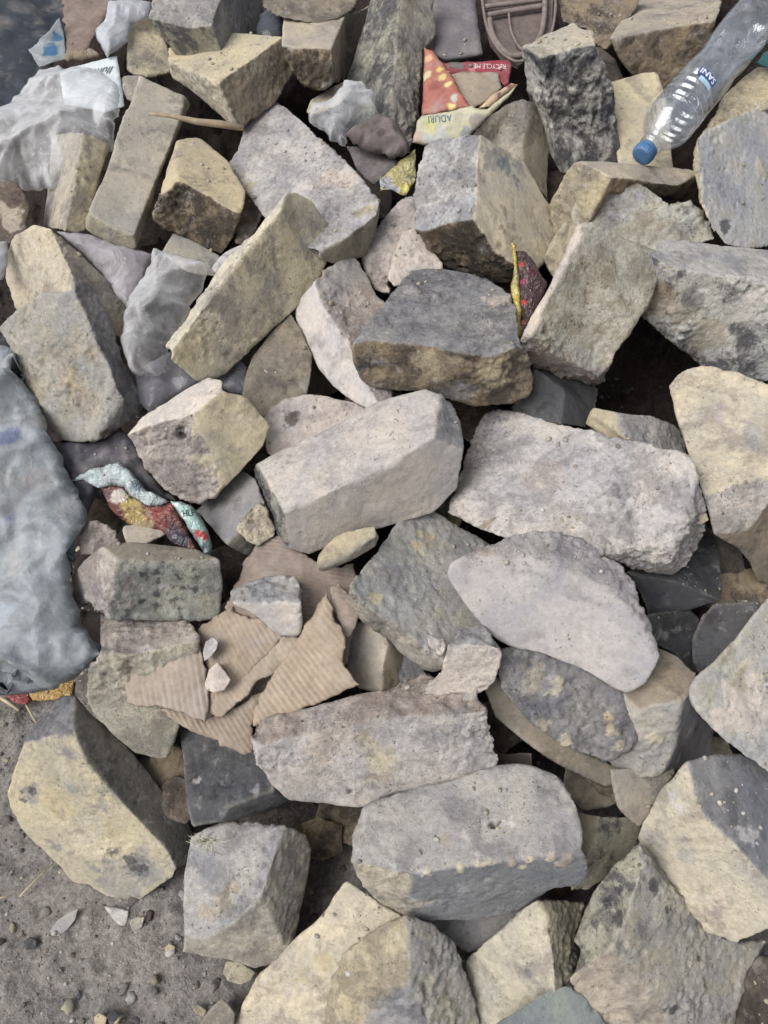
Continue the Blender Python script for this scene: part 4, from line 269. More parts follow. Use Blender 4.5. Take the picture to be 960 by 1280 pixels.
def objcoord(nt):
    tc = N(nt, 'ShaderNodeTexCoord'); oi = N(nt, 'ShaderNodeObjectInfo')
    add = N(nt, 'ShaderNodeVectorMath', operation='MULTIPLY_ADD')
    nt.links.new(oi.outputs['Random'], add.inputs[0]); add.inputs[1].default_value = (37, 53, 71)
    nt.links.new(tc.outputs['Object'], add.inputs[2])
    return add.outputs[0]

def noise(nt, vec, scale, detail=4, rough=.55, dist=0.):
    n = N(nt, 'ShaderNodeTexNoise'); n.inputs['Scale'].default_value = scale
    n.inputs['Detail'].default_value = detail; n.inputs['Roughness'].default_value = rough
    n.inputs['Distortion'].default_value = dist
    nt.links.new(vec, n.inputs['Vector']); return n.outputs['Fac']

def stone_material():
    m, nt, out = newmat('weathered_stone')
    L = nt.links.new
    co = objcoord(nt)
    a = N(nt, 'ShaderNodeAttribute', attribute_name='tone'); b = N(nt, 'ShaderNodeAttribute', attribute_name='stain')
    n1 = noise(nt, co, 24, 8, .70, .35)
    thr = math_(nt, 'SUBTRACT', n1, math_(nt, 'MULTIPLY', a.outputs['Alpha'], .26))
    mk = ramp(nt, thr, .445, .30)
    rough = b.outputs['Alpha']
    col = mixc(nt, mk, a.outputs['Color'], b.outputs['Color'])
    n2 = noise(nt, co, 13, 6, .62, .5)
    col = mottle(nt, .9, col, n2, .32, .68, (.86, .875, .915), (1.20, 1.16, 1.07))
    n3 = noise(nt, co, 140, 8, .78)
    col = mottle(nt, math_(nt, 'ADD', math_(nt, 'MULTIPLY', rough, .5), .38), col, n3, .3, .7, (.68, .675, .67), (1.32, 1.32, 1.32))
    # pale dust and dark specks
    n4 = noise(nt, co, 55, 5, .7, .4)
    dust = math_(nt, 'MULTIPLY', ramp(nt, n4, .54, .72), math_(nt, 'ADD', math_(nt, 'MULTIPLY', rough, .5), .25))
    col = mixc(nt, dust, col, mixc(nt, .5, col, (.62, .60, .58)))
    n5 = noise(nt, co, 230, 3, .6, .2); n7 = noise(nt, co, 520, 2, .5)
    n6 = noise(nt, co, 30, 4, .6)
    spk = math_(nt, 'MULTIPLY', math_(nt, 'MAXIMUM', ramp(nt, n5, .63, .70), math_(nt, 'MULTIPLY', ramp(nt, n7, .66, .74), .8)), ramp(nt, n6, .40, .62))
    col = mixc(nt, math_(nt, 'MULTIPLY', spk, .75), col, mixc(nt, .8, col, (.045, .042, .042)))
    bs = N(nt, 'ShaderNodeBsdfPrincipled'); bs.inputs['Roughness'].default_value = .93
    bs.inputs['Specular IOR Level'].default_value = .25
    L(col, bs.inputs['Base Color'])
    h1 = noise(nt, co, 560, 4, .75); h2 = noise(nt, co, 170, 8, .72)
    hh = math_(nt, 'ADD', math_(nt, 'MULTIPLY', h1, .5), h2)
    hh = math_(nt, 'SUBTRACT', hh, math_(nt, 'MULTIPLY', spk, .8))
    bp = N(nt, 'ShaderNodeBump'); bp.inputs['Distance'].default_value = .0035
    L(math_(nt, 'ADD', math_(nt, 'MULTIPLY', rough, .75), .48), bp.inputs['Strength']); L(hh, bp.inputs['Height'])
    L(bp.outputs[0], bs.inputs['Normal']); L(bs.outputs[0], out.inputs[0])
    return m

def ground_material():
    m, nt, out = newmat('dusty_soil'); L = nt.links.new
    tc = N(nt, 'ShaderNodeTexCoord'); co = tc.outputs['Object']
    n1 = noise(nt, co, 7, 4, .6); n2 = noise(nt, co, 160, 7, .72); n3 = noise(nt, co, 40, 5, .65)
    col = mixc(nt, ramp(nt, n1, .35, .65), lin((124, 119, 116)), lin((136, 130, 125)))
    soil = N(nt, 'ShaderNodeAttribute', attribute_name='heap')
    col = mixc(nt, soil.outputs['Fac'], col, lin((50, 42, 39)))  # dark brown heap soil, deepened to stand for shade in the gaps
    col = mottle(nt, .8, col, n2, .3, .72, (.62, .61, .6), (1.35, 1.34, 1.33))
    col = mottle(nt, .6, col, n3, .3, .7, (.76, .76, .77), (1.18, 1.17, 1.16))
    bs = N(nt, 'ShaderNodeBsdfPrincipled'); bs.inputs['Roughness'].default_value = .97
    bs.inputs['Specular IOR Level'].default_value = .15
    L(col, bs.inputs['Base Color'])
    bp = N(nt, 'ShaderNodeBump'); bp.inputs['Distance'].default_value = .006; bp.inputs['Strength'].default_value = .8
    L(math_(nt, 'ADD', n2, math_(nt, 'MULTIPLY', n3, .8)), bp.inputs['Height'])
    L(bp.outputs[0], bs.inputs['Normal']); L(bs.outputs[0], out.inputs[0])
    return m

def sheet_material(kind):
    m, nt, out = newmat(kind+'_surface'); L = nt.links.new
    co = objcoord(nt)
    a = N(nt, 'ShaderNodeAttribute', attribute_name='tone')
    col = a.outputs['Color']
    n1 = noise(nt, co, 30, 5, .6); n2 = noise(nt, co, 150, 5, .65)
    amt = {'film': .25, 'film2': .35, 'weave': .5, 'card': .6, 'print': .5, 'paper': .2, 'foil': .4, 'cloth': .7, 'tarp': .6, 'panel': .5}[kind]
    col = mottle(nt, amt, col, n1, .3, .7, (.72, .71, .70), (1.2, 1.2, 1.2))
    col = mottle(nt, amt, col, n2, .3, .7, (.78, .78, .77), (1.18, 1.18, 1.18))
    if kind in ('card', 'print', 'foil', 'weave', 'cloth', 'tarp', 'panel', 'film2'):   # settled dust
        n3 = noise(nt, co, 22, 6, .65, .3)
        col = mixc(nt, math_(nt, 'MULTIPLY', ramp(nt, n3, .48, .70), .45), col, lin((150, 143, 138)))
    bs = N(nt, 'ShaderNodeBsdfPrincipled')
    L(col, bs.inputs['Base Color'])
    bs.inputs['Roughness'].default_value = {'film': .12, 'film2': .24, 'weave': .55, 'card': .9, 'print': .55, 'paper': .6, 'foil': .27, 'cloth': .95, 'tarp': .6, 'panel': .7}[kind]
    bs.inputs['Specular IOR Level'].default_value = .5 if kind in ('film', 'film2', 'foil') else .3
    bp = N(nt, 'ShaderNodeBump'); bp.inputs['Distance'].default_value = .002
    bp.inputs['Strength'].default_value = .35
    if kind == 'weave':
        w = N(nt, 'ShaderNodeTexWave', wave_type='BANDS', bands_direction='X'); w.inputs['Scale'].default_value = 260; w.inputs['Distortion'].default_value = .6
        w2 = N(nt, 'ShaderNodeTexWave', wave_type='BANDS', bands_direction='Z'); w2.inputs['Scale'].default_value = 260; w2.inputs['Distortion'].default_value = .6
        L(co, w.inputs['Vector']); L(co, w2.inputs['Vector'])
        wv = math_(nt, 'MULTIPLY', w.outputs['Fac'], w2.outputs['Fac'])
        L(math_(nt, 'ADD', wv, n2), bp.inputs['Height'])
        col2 = mixc(nt, math_(nt, 'MULTIPLY', wv, .12), col, (.42, .46, .50)); L(col2, bs.inputs['Base Color'])
    else:
        L(n2, bp.inputs['Height'])
    L(bp.outputs[0], bs.inputs['Normal'])
    if kind in ('film', 'film2', 'foil', 'weave'):
        cr = None
        for sc_, w_ in (((22, 1.), (55, .35)) if kind in ('film', 'film2') else ((16, 1.), (40, .4)) if kind == 'weave' else ((30, 1.), (70, .6), (140, .3))):
            nn = noise(nt, co, sc_, 2, .5, .9)
            rg = math_(nt, 'MULTIPLY', math_(nt, 'POWER', math_(nt, 'SUBTRACT', 1., math_(nt, 'ABSOLUTE', math_(nt, 'MULTIPLY', math_(nt, 'SUBTRACT', nn, .5), 5.)), True), 4.), w_)
            cr = rg if cr is None else math_(nt, 'ADD', cr, rg)
        L(math_(nt, 'ADD', math_(nt, 'MULTIPLY', n2, .25 if kind != 'weave' else .6), math_(nt, 'MULTIPLY', cr, {'weave': .3, 'foil': .9}.get(kind, .42))), bp.inputs['Height'])
        bp.inputs['Strength'].default_value = {'weave': .42, 'foil': .6}.get(kind, .45); bp.inputs['Distance'].default_value = .004
    if kind in ('film', 'film2'):
        tr = N(nt, 'ShaderNodeBsdfTransparent'); tl = N(nt, 'ShaderNodeBsdfTranslucent')
        L(col, tl.inputs['Color'])
        mx = N(nt, 'ShaderNodeMixShader'); mx.inputs[0].default_value = .35
        L(bs.outputs[0], mx.inputs[1]); L(tl.outputs[0], mx.inputs[2])
        lw = N(nt, 'ShaderNodeLayerWeight'); lw.inputs['Blend'].default_value = .35
        op = ramp(nt, math_(nt, 'ADD', math_(nt, 'ADD', lw.outputs['Facing'], math_(nt, 'MULTIPLY', n1, .4)), math_(nt, 'MULTIPLY', cr, .07)), .1, .9, *((.07, .60) if kind == 'film' else (.42, .95)))
        m2 = N(nt, 'ShaderNodeMixShader'); L(op, m2.inputs[0]); L(tr.outputs[0], m2.inputs[1]); L(mx.outputs[0], m2.inputs[2])
        L(m2.outputs[0], out.inputs[0])
    else:
        L(bs.outputs[0], out.inputs[0])
    return m

def plain(name, rgb, rough=.6, spec=.4):
    m, nt, out = newmat(name)
    co = objcoord(nt); n1 = noise(nt, co, 90, 5, .65)
    c = lin(rgb)
    col = mixc(nt, ramp(nt, n1, .3, .75), [v*.72 for v in c], [min(1, v*1.15) for v in c])
    bs = N(nt, 'ShaderNodeBsdfPrincipled'); bs.inputs['Roughness'].default_value = rough
    bs.inputs['Specular IOR Level'].default_value = spec
    nt.links.new(col, bs.inputs['Base Color']); nt.links.new(bs.outputs[0], out.inputs[0])
    return m

M_STONE = stone_material()
SM = {k: sheet_material(k) for k in ('film', 'film2', 'weave', 'card', 'print', 'paper', 'foil', 'cloth', 'tarp', 'panel')}

# ------------------------------------------------------------------ helpers
def link(name, me, mat=None, parent=None, smooth=True):
    o = bpy.data.objects.new(name, me); C.objects.link(o)
    if mat is not None: me.materials.clear(); me.materials.append(mat)
    if parent is not None: o.parent = parent
    if smooth: me.polygons.foreach_set('use_smooth', np.ones(len(me.polygons), bool))
    return o

def tag(o, label, cat, group=None, kind=None):
    if label: o['label'] = label
    if cat: o['category'] = cat
    if group: o['group'] = group
    if kind: o['kind'] = kind
    return o

def getco(me):
    a = np.empty(len(me.vertices)*3, np.float32); me.vertices.foreach_get('co', a); return a.reshape(-1, 3).astype(np.float64)

def setco(me, co):
    me.vertices.foreach_set('co', co.astype(np.float32).ravel()); me.update()

def normals(me):
    a = np.empty(len(me.vertices)*3, np.float32); me.vertices.foreach_get('normal', a); return a.reshape(-1, 3).astype(np.float64)

def edges(me):
    e = np.empty(len(me.edges)*2, np.int32); me.edges.foreach_get('vertices', e); return e.reshape(-1, 2)

def smooth(co, e, it, lam=.6):
    n = len(co); deg = np.bincount(e.ravel(), minlength=n).astype(float)[:, None]+1e-9
    for _ in range(it):
        s = np.stack([np.bincount(e[:, 0], co[e[:, 1], k], n)+np.bincount(e[:, 1], co[e[:, 0], k], n) for k in range(3)], 1)
        co = co + lam*(s/deg-co)
    return co

def setcol(me, name, rgba):
    at = me.attributes.new(name, 'FLOAT_COLOR', 'POINT'); at.data.foreach_set('color', rgba.astype(np.float32).ravel())

# ------------------------------------------------------------------ stones
PAL = {  # finish: (tone, stain, stain amount); B, g and U also tone sides darker for shade
 'W': ((192, 187, 187), (162, 158, 159), .45), 'P': ((198, 186, 177), (176, 165, 158), .40), 'C': ((194, 184, 160), (160, 150, 134), .40),
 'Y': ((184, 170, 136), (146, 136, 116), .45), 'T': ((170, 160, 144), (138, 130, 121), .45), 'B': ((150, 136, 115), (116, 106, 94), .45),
 'G': ((164, 161, 160), (136, 135, 138), .42), 'g': ((136, 136, 140), (108, 108, 115), .45), 'D': ((80, 81, 86), (62, 62, 67), .4),  # D is a dark blue grey, lowered further for pieces in deep shade
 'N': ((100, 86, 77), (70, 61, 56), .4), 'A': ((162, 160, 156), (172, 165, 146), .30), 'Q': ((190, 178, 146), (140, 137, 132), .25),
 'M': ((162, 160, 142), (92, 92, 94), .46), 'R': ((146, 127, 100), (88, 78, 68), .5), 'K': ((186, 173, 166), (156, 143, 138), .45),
 'Z': ((182, 181, 175), (88, 88, 93), .46), 'F': ((124, 128, 136), (112, 116, 124), .3), 'L': ((162, 159, 163), (148, 144, 149), .40), 'O': ((164, 165, 150), (132, 133, 126), .45), 'X': ((184, 187, 192), (150, 152, 160), .4),
 'V': ((188, 185, 174), (166, 157, 136), .4), 'U': ((116, 112, 104), (94, 92, 88), .4), 'S': ((170, 172, 177), (176, 173, 158), .35), 'H': ((60, 56, 54), (50, 46, 44), .3), 'E': ((126, 138, 138), (104, 112, 116), .4)}
VOX = .0023
GROUP = 'bricks and stones of the rubble heap'

def stone_base(rec):
    name, label, vs, ring, faces, codes, axis, back, pats, key = rec
    V = np.array(vs, float).reshape(-1, 3)*1e-4; axis = np.array(axis)*1e-4; back *= 1e-4
    cen = V[ring].mean(0)
    bm = bmesh.new()
    G_ = 1.022+.0016/np.ptp(V, 0).max()
    V = np.array([cen+(p-cen-((p-cen)@axis)*axis)*G_+((p-cen)@axis)*axis for p in V])
    bv = [bm.verts.new(p) for p in V]
    for f in faces:
        try: bm.faces.new([bv[k] for k in f])
        except ValueError: pass
    bb = []
    for k in ring:
        d = V[k]-cen; ad = d@axis; lat = d-ad*axis
        bb.append(bm.verts.new(cen+lat*.86+axis*max(back, ad+.008)))
    n = len(ring)
    for i in range(n):
        j = (i+1) % n
        bm.faces.new([bv[ring[j]], bv[ring[i]], bb[i], bb[j]])
    bm.faces.new(bb)
    bmesh.ops.triangulate(bm, faces=bm.faces[:])
    bmesh.ops.recalc_face_normals(bm, faces=bm.faces[:])
    o3 = V.mean(0)+axis*back*.5
    bmesh.ops.translate(bm, verts=bm.verts[:], vec=Vector(-o3))
    me = bpy.data.meshes.new(name); bm.to_mesh(me); bm.free()
    o = bpy.data.objects.new(name, me); C.objects.link(o); o.location = Vector(o3)
    size = np.ptp(V, 0).max()
    md = o.modifiers.new('r', 'REMESH'); md.mode = 'VOXEL'; md.voxel_size = min(VOX, max(.0008, size/26))
    return o, V-o3, o3

def finish_stone(o, me, V, o3, rec, idx):
    name, label, vs, ring, faces, codes, axis, back, pats, key = rec
    axis = np.array(axis)*1e-4
    co = getco(me); e = edges(me)
    size = np.ptp(V, 0).max(); small = size < .045
    seed = idx*101+5; off = np.array([idx*3.17, idx*1.93, idx*.71])
    k = 11 if not small else 4
    ps = smooth(co, e, k)
    chip = fbm(co*22+off, 4, seed, .6)
    wear = np.clip(.10+.25*np.maximum(chip, 0)+3.2*np.maximum(0, chip-.28), .08, 1.9)[:, None]
    edge = np.clip(np.sqrt(((ps-co)**2).sum(1))/.0022-.25, 0, 1)
    co = co+(ps-co)*wear
    co = smooth(co, e, 1, .5)
    setco(me, co); nr = normals(me)
    ns = smooth(nr, e, 6); ns /= np.linalg.norm(ns, axis=1, keepdims=True)+1e-9
    # which finished face each vertex belongs to
    sc = []; jit = fbm(co*60+off, 3, seed+3)*.0035
    for fi, f in enumerate(faces):
        P = V[f]; c = P.mean(0)
        u, s, vt = np.linalg.svd(P-c); nn = vt[2]
        if nn@axis > 0: nn = -nn
        d = np.abs((co-c)@nn)
        rad = np.sqrt(((P-c)**2).sum(1)).max()
        lat = np.maximum(0, np.sqrt(((co-c)**2).sum(1))-rad)
        sc.append(ns@nn*.022-d-.6*lat+jit*(1 if fi % 2 else -1))
    sc = np.array(sc); w = np.exp((sc-sc.max(0))/.0012); w /= w.sum(0)
    br = 1+.07*math.sin(idx*2.3); wm = .02*math.sin(idx*1.7+1)
    jt = np.array([br+wm+.004, br, br-wm-.004])
    A = np.zeros((len(co), 4)); B = np.zeros((len(co), 4))
    for fi, cd in enumerate(codes):
        t, s, am = PAL[cd[0]]
        t = np.array(lin(t, .66))*jt*ALB; s = np.array(lin(s, .66))*jt*ALB
        am = am*(.5+.25*int(cd[1]))
        A += w[fi][:, None]*np.array([*t, am]); B += w[fi][:, None]*np.array([*s, int(cd[1])/3])
    rough = B[:, 3].copy()
    pale = np.array(lin((198, 190, 174)))*ALB*br
    ew = (edge*np.clip(.35+.9*fbm(co*45+off, 3, seed+71), 0, .8))[:, None]          # rubbed, paler edges
    A[:, :3] += ew*.6*(pale-A[:, :3]); B[:, :3] += ew*.6*(pale-B[:, :3])
    for p in pats:
        pc = np.array(p[:3])*1e-4-o3; r = p[3]*1e-4*1.05; t, s, am = PAL[p[4]]
        d = np.sqrt(((co-pc)**2).sum(1))
        d = d+r*(.85*fbm(co*(.8/r)+off, 4, seed+p[3], .6)+.25*fbm(co*170+off, 2, seed+9))
        mk = np.clip((r*1.05-d)/(r*.22+.0006), 0, 1)[:, None]
        mk = mk*(.6 if p[4] in 'Gg' else .85)
        A[:, :3] += mk*(np.array(lin(t))*ALB-A[:, :3]); B[:, :3] += mk*(np.array(lin(s))*ALB-B[:, :3])
        if p[4] == 'H': co = co-nr*mk*r*1.6          # a drilled or broken-out hole
        elif p[4] == 'C' and r < .016: co = co+nr*mk*.0016          # a raised crust of mortar
    sm = .45 if small else 1.
    amp = (.0004+.0030*rough**1.3)*sm
    lo = fbm(co*16+off, 2, seed+21)*.0021*sm
    mid = fbm(co*52+off, 4, seed+31, .6)
    hi = fbm(co*150+off, 3, seed+41, .65)
    pit = np.maximum(0, fbm(co*85+off, 2, seed+51)-.42)
    ridge = (.5-np.abs(fbm(co*np.array([30, 30, 30])+off, 3, seed+61)))
    zone = np.clip(.55+1.2*fbm(co*13+off, 3, seed+81), .12, 1.25)
    amp = amp*zone; rough = rough*zone
    d = lo+amp*(mid*.72+hi*.72)-pit*(.0012+.0055*rough)*sm+ridge*.0015*rough*sm
    co = co+nr*d[:, None]
    setco(me, co)
    setcol(me, 'tone', A); setcol(me, 'stain', B)
    me.materials.clear(); me.materials.append(M_STONE)
    me.polygons.foreach_set('use_smooth', np.ones(len(me.polygons), bool))
    old = o.data; o.modifiers.clear(); o.data = me; bpy.data.meshes.remove(old); me.name = name
    tag(o, label, {'brick': 'brick', 'stone': 'stone', 'brick_fragment': 'brick fragment', 'pebble': 'chip', 'rubble_piece': 'rubble'}[name], 'dark rubble deep in the gaps' if name == 'rubble_piece' else GROUP)

made = [(stone_base(r), r) for r in STONES]
dg = bpy.context.evaluated_depsgraph_get(); dg.update()
meshes = [bpy.data.meshes.new_from_object(o.evaluated_get(dg), depsgraph=dg) for (o, V, o3), r in made]
for i, (((o, V, o3), r), me) in enumerate(zip(made, meshes)):
    finish_stone(o, me, V, o3, r, i)

# ------------------------------------------------------------------ sheets (bags, films, card, cloth)
SHEET_BVH = {}; SHEET_OBJ = {}
ROOT_OBJ = {}

def inside(poly, p):
    x, y = p[:, 0], p[:, 1]; r = np.zeros(len(p), bool); j = len(poly)-1
    for i in range(len(poly)):
        xi, yi = poly[i]; xj, yj = poly[j]
        c = ((yi > y) != (yj > y)) & (x < (xj-xi)*(y-yi)/((yj-yi) if yj != yi else 1e-12)+xi)
        r ^= c; j = i
    return r

def segdist(poly, p):
    d = np.full(len(p), 1e9)
    for a, b in zip(poly, np.roll(poly, -1, 0)):
        ab = b-a; t = np.clip(((p-a)@ab)/(ab@ab+1e-15), 0, 1)
        d = np.minimum(d, np.sqrt((((a+t[:, None]*ab)-p)**2).sum(1)))
    return d

def facets(p, sp, seed):
    # a crumpled sheet is flat facets meeting in sharp creases
    rg = np.random.default_rng(seed); lo, hi = p.min(0)-2*sp, p.max(0)+2*sp
    gx, gy = np.meshgrid(np.arange(lo[0], hi[0], sp), np.arange(lo[1], hi[1], sp))
    g = np.stack([gx.ravel(), gy.ravel()], 1); g = g+rg.uniform(-.48, .48, g.shape)*sp
    z = rg.uniform(-1, 1, len(g))
    r = delaunay_2d_cdt([Vector(v) for v in g], [], [], 0, 1e-9)
    vs = np.array([tuple(v) for v in r[0]]); zz = np.array([z[o[0]] if o else 0 for o in r[3]])
    h = np.zeros(len(p))
    for a, b, c in r[2]:
        A, B_, C_ = vs[a], vs[b], vs[c]
        mn = np.minimum(np.minimum(A, B_), C_); mx = np.maximum(np.maximum(A, B_), C_)
        k = np.where((p[:, 0] >= mn[0]) & (p[:, 0] <= mx[0]) & (p[:, 1] >= mn[1]) & (p[:, 1] <= mx[1]))[0]
        if not len(k): continue
        d = (B_[1]-C_[1])*(A[0]-C_[0])+(C_[0]-B_[0])*(A[1]-C_[1])
        if abs(d) < 1e-14: continue
        w0 = ((B_[1]-C_[1])*(p[k, 0]-C_[0])+(C_[0]-B_[0])*(p[k, 1]-C_[1]))/d
        w1 = ((C_[1]-A[1])*(p[k, 0]-C_[0])+(A[0]-C_[0])*(p[k, 1]-C_[1]))/d
        w2 = 1-w0-w1; ok = (w0 >= -1e-6) & (w1 >= -1e-6) & (w2 >= -1e-6)
        h[k[ok]] = (w0*zz[a]+w1*zz[b]+w2*zz[c])[ok]
    return h

def make_sheet(rec, idx):
    key, root, part, label, cat, mat, colr, vs, nw, bulge, crum, cs, th, res, pats, corr = rec
    V = np.array(vs, float).reshape(-1, 3)*1e-4; nw = np.array(nw)*1e-4; nw /= np.linalg.norm(nw)
    c = V.mean(0)
    xd = np.cross([0.02, .1, 1], nw); xd /= np.linalg.norm(xd); yd = np.cross(nw, xd)
    P2 = np.stack([(V-c)@xd, (V-c)@yd], 1)
    if corr: P2 = P2*1.03
    # dense boundary, slightly ragged
    bd = []
    for a, b in zip(P2, np.roll(P2, -1, 0)):
        n = max(1, int(np.linalg.norm(b-a)/res))
        for t in range(n): bd.append(a+(b-a)*t/n)
    bd = np.array(bd); b3 = np.c_[bd, np.full(len(bd), idx*1.3)]
    rag = {'card': .0022, 'cloth': .002, 'weave': .0012, 'film': .003}.get(mat, .0012)
    bd = bd+np.stack([fbm(b3*90, 2, 3), fbm(b3*90, 2, 8)], 1)*rag
    lo, hi = bd.min(0), bd.max(0)
    gx, gy = np.meshgrid(np.arange(lo[0], hi[0], res), np.arange(lo[1], hi[1], res*.87))
    gx = gx+np.where(np.arange(gx.shape[0]) % 2, res/2, 0)[:, None]
    g = np.stack([gx.ravel(), gy.ravel()], 1)
    g = g[inside(bd, g)]; g = g[segdist(bd, g) > res*.55] if len(g) else g
    allp = np.r_[bd, g]
    nb = len(bd)
    r = delaunay_2d_cdt([Vector(p) for p in allp], [], [list(range(nb))], 1, 1e-7)
    p2 = np.array([tuple(v) for v in r[0]]); tris = r[2]
    dist = segdist(bd, p2); rr = max(dist.max(), 1e-4)
    q = np.c_[p2, np.full(len(p2), idx*2.7)]
    h = bulge*np.sqrt(np.clip(1-(1-dist/rr)**2, 0, 1))
    warp = q+np.stack([fbm(q*cs*.6, 2, idx), fbm(q*cs*.6, 2, idx+5), 0*q[:, 0]], 1)*.5/cs
    soft = mat in ('film', 'film2', 'weave', 'tarp')
    if soft:       # long directional pulls
        an = idx*1.9; ca, sa = math.cos(an), math.sin(an)
        sx, sy = (.45, 1.25) if mat != 'weave' else (.6, 1.1)
        warp = np.c_[(warp[:, 0]*ca+warp[:, 1]*sa)*sx, (-warp[:, 0]*sa+warp[:, 1]*ca)*sy, warp[:, 2]]
    rid = 1-np.abs(fbm(warp*cs, 1, idx+11))*2
    rid2 = 1-np.abs(fbm(warp*cs*2.3, 1, idx+12))*2
    fine = fbm(q*cs*4, 3, idx+13)
    st = 1. if mat in ('film', 'film2', 'foil', 'weave', 'cloth', 'tarp') else .55
    h = h+crum*(rid*.9*st+rid2*(.3 if soft else .45)*st+fine*(.05 if soft else .18)+fbm(q*cs*.5, 2, idx+14)*.8)
    if mat in ('film', 'film2', 'foil', 'weave', 'cloth', 'tarp'):
        sp = {'film': .042, 'film2': .034, 'foil': .014, 'weave': .048, 'cloth': .018, 'tarp': .05}[mat]
        f2, f3 = (.40, .10) if mat in ('film', 'film2') else (.55, .28)
        an = idx*1.3; ca, sa = math.cos(an), math.sin(an)
        pw = p2+np.stack([fbm(q*20, 2, idx+31), fbm(q*20, 2, idx+37)], 1)*sp*.25
        pa = np.c_[(pw[:, 0]*ca+pw[:, 1]*sa)*(.6 if mat != 'weave' else .32), -pw[:, 0]*sa+pw[:, 1]*ca]
        fh = facets(pa, sp, idx)+f2*facets(pw, sp*.5, idx+50)+f3*facets(pw, sp*.24, idx+90)
        h = bulge*np.sqrt(np.clip(1-(1-dist/rr)**2, 0, 1))+crum*(fh*.62+rid*.35+.5*fbm(q*cs*.5, 2, idx+14)+((np.exp(-np.abs(fbm(warp*cs*.8, 2, idx+77))/.05)*.9-np.exp(-np.abs(fbm(warp*cs*1.3+3, 1, idx+78))/.05)*.45) if mat in ('weave', 'cloth') else 0))
    if corr:
        d3, fr, am = corr; d3 = np.array(d3)*1e-4
        d2 = np.array([d3@xd, d3@yd]); d2 /= np.linalg.norm(d2); pr = np.array([-d2[1], d2[0]])
        ph = (p2@pr)*fr*2*math.pi*1.2+fbm(q*14, 2, idx+3)*1.1
        h = h+am*(np.sin(ph)*.75+.25*np.sin(2*ph+.6))*np.clip(.75+.6*fbm(q*25, 2, idx+4), .25, 1.2)
    X = c+p2[:, :1]*xd+p2[:, 1:]*yd+h[:, None]*nw
    o3 = c-nw*th
    bm = bmesh.new(); bv = [bm.verts.new(p-o3) for p in X]
    for t in tris:
        try: bm.faces.new([bv[k] for k in t])
        except ValueError: pass
    bm.normal_update()
    if sum(f.normal.dot(Vector(nw)) for f in bm.faces) < 0: bmesh.ops.reverse_faces(bm, faces=bm.faces[:])
    SHEET_BVH[key] = (BVHTree.FromBMesh(bm), o3)
    col = np.tile(np.array([*[v*ALB for v in lin(colr)], 1.]), (len(X), 1))
    for p in pats:
        pc = np.array(p[:3])*1e-4; rd = p[3]*1e-4
        d = np.sqrt(((X-nw*((X-pc)@nw)[:, None]-pc)**2).sum(1))
        d = d+rd*.5*fbm(q*(.8/rd), 3, idx+p[3])
        mk = np.clip((rd*1.1-d)/(rd*.15+.0006), 0, 1)[:, None]
        col[:, :3] += mk*(np.array(lin(p[4]))*ALB-col[:, :3])
    name = part or root
    me = bpy.data.meshes.new(name); bm.to_mesh(me); bm.free()
    setcol(me, 'tone', col)
    o = link(name, me, SM[mat]); o.location = Vector(o3)
    md = o.modifiers.new('t', 'SOLIDIFY'); md.thickness = th; md.offset = -1
    dg = bpy.context.evaluated_depsgraph_get()
    m2 = bpy.data.meshes.new_from_object(o.evaluated_get(dg), depsgraph=dg)
    o.modifiers.clear(); o.data = m2; bpy.data.meshes.remove(me); m2.name = name
    SHEET_OBJ[key] = o
    if part:
        if root not in ROOT_OBJ:
            e = bpy.data.objects.new(root, None); C.objects.link(e); e.location = Vector(o3); e.empty_display_size = .02
            ROOT_OBJ[root] = e
            if root in ROOTS: tag(e, *ROOTS[root])
        e = ROOT_OBJ[root]; o.parent = e; o.location = Vector(o3)-e.location
        if label: tag(e, label, cat)
    else:
        tag(o, label, cat)
    return o

for i, r in enumerate(SHEETS): make_sheet(r, i+1)
bpy.context.view_layer.update()

# lettering laid onto the sheets
for key, s, a, xd, yd, nw, Lw, hp, colr in TEXT:
    cu = bpy.data.curves.new('lettering', 'FONT'); cu.body = s; cu.size = 1; cu.resolution_u = 3
    if key == 'card': cu.shear = .6
    t = bpy.data.objects.new('lettering', cu); C.objects.link(t)
    dg = bpy.context.evaluated_depsgraph_get()
    me = bpy.data.meshes.new_from_object(t.evaluated_get(dg), depsgraph=dg)
    bpy.data.objects.remove(t)
    a, xd, yd, nw = (np.array(v)*1e-4 for v in (a, xd, yd, nw))
    bm = bmesh.new(); bm.from_mesh(me)
    for _ in range(2):
        bmesh.ops.triangulate(bm, faces=bm.faces[:])
        lng = [e for e in bm.edges if e.calc_length() > .12]
        bmesh.ops.subdivide_edges(bm, edges=lng, cuts=1)
    bmesh.ops.triangulate(bm, faces=bm.faces[:])
    bm.to_mesh(me); bm.free()
    co = getco(me); wd = np.ptp(co[:, 0]); hh = .72
    bvh, o3 = SHEET_BVH[key]
    W = a+(co[:, :1]-co[:, 0].min())/wd*Lw*xd+co[:, 1:2]/hh*hp*yd
    out = []
    for p in W:
        p0 = p-o3+nw*.06
        hit = bvh.ray_cast(Vector(p0), Vector(-nw))
        z = Vector(p-o3) if hit[0] is None else hit[0]
        out.append(np.array(z)+nw*.0007)
    setco(me, np.array(out))
    host = SHEET_OBJ[key]
    o = link('lettering', me, plain('ink', colr, .7), host, smooth=False)

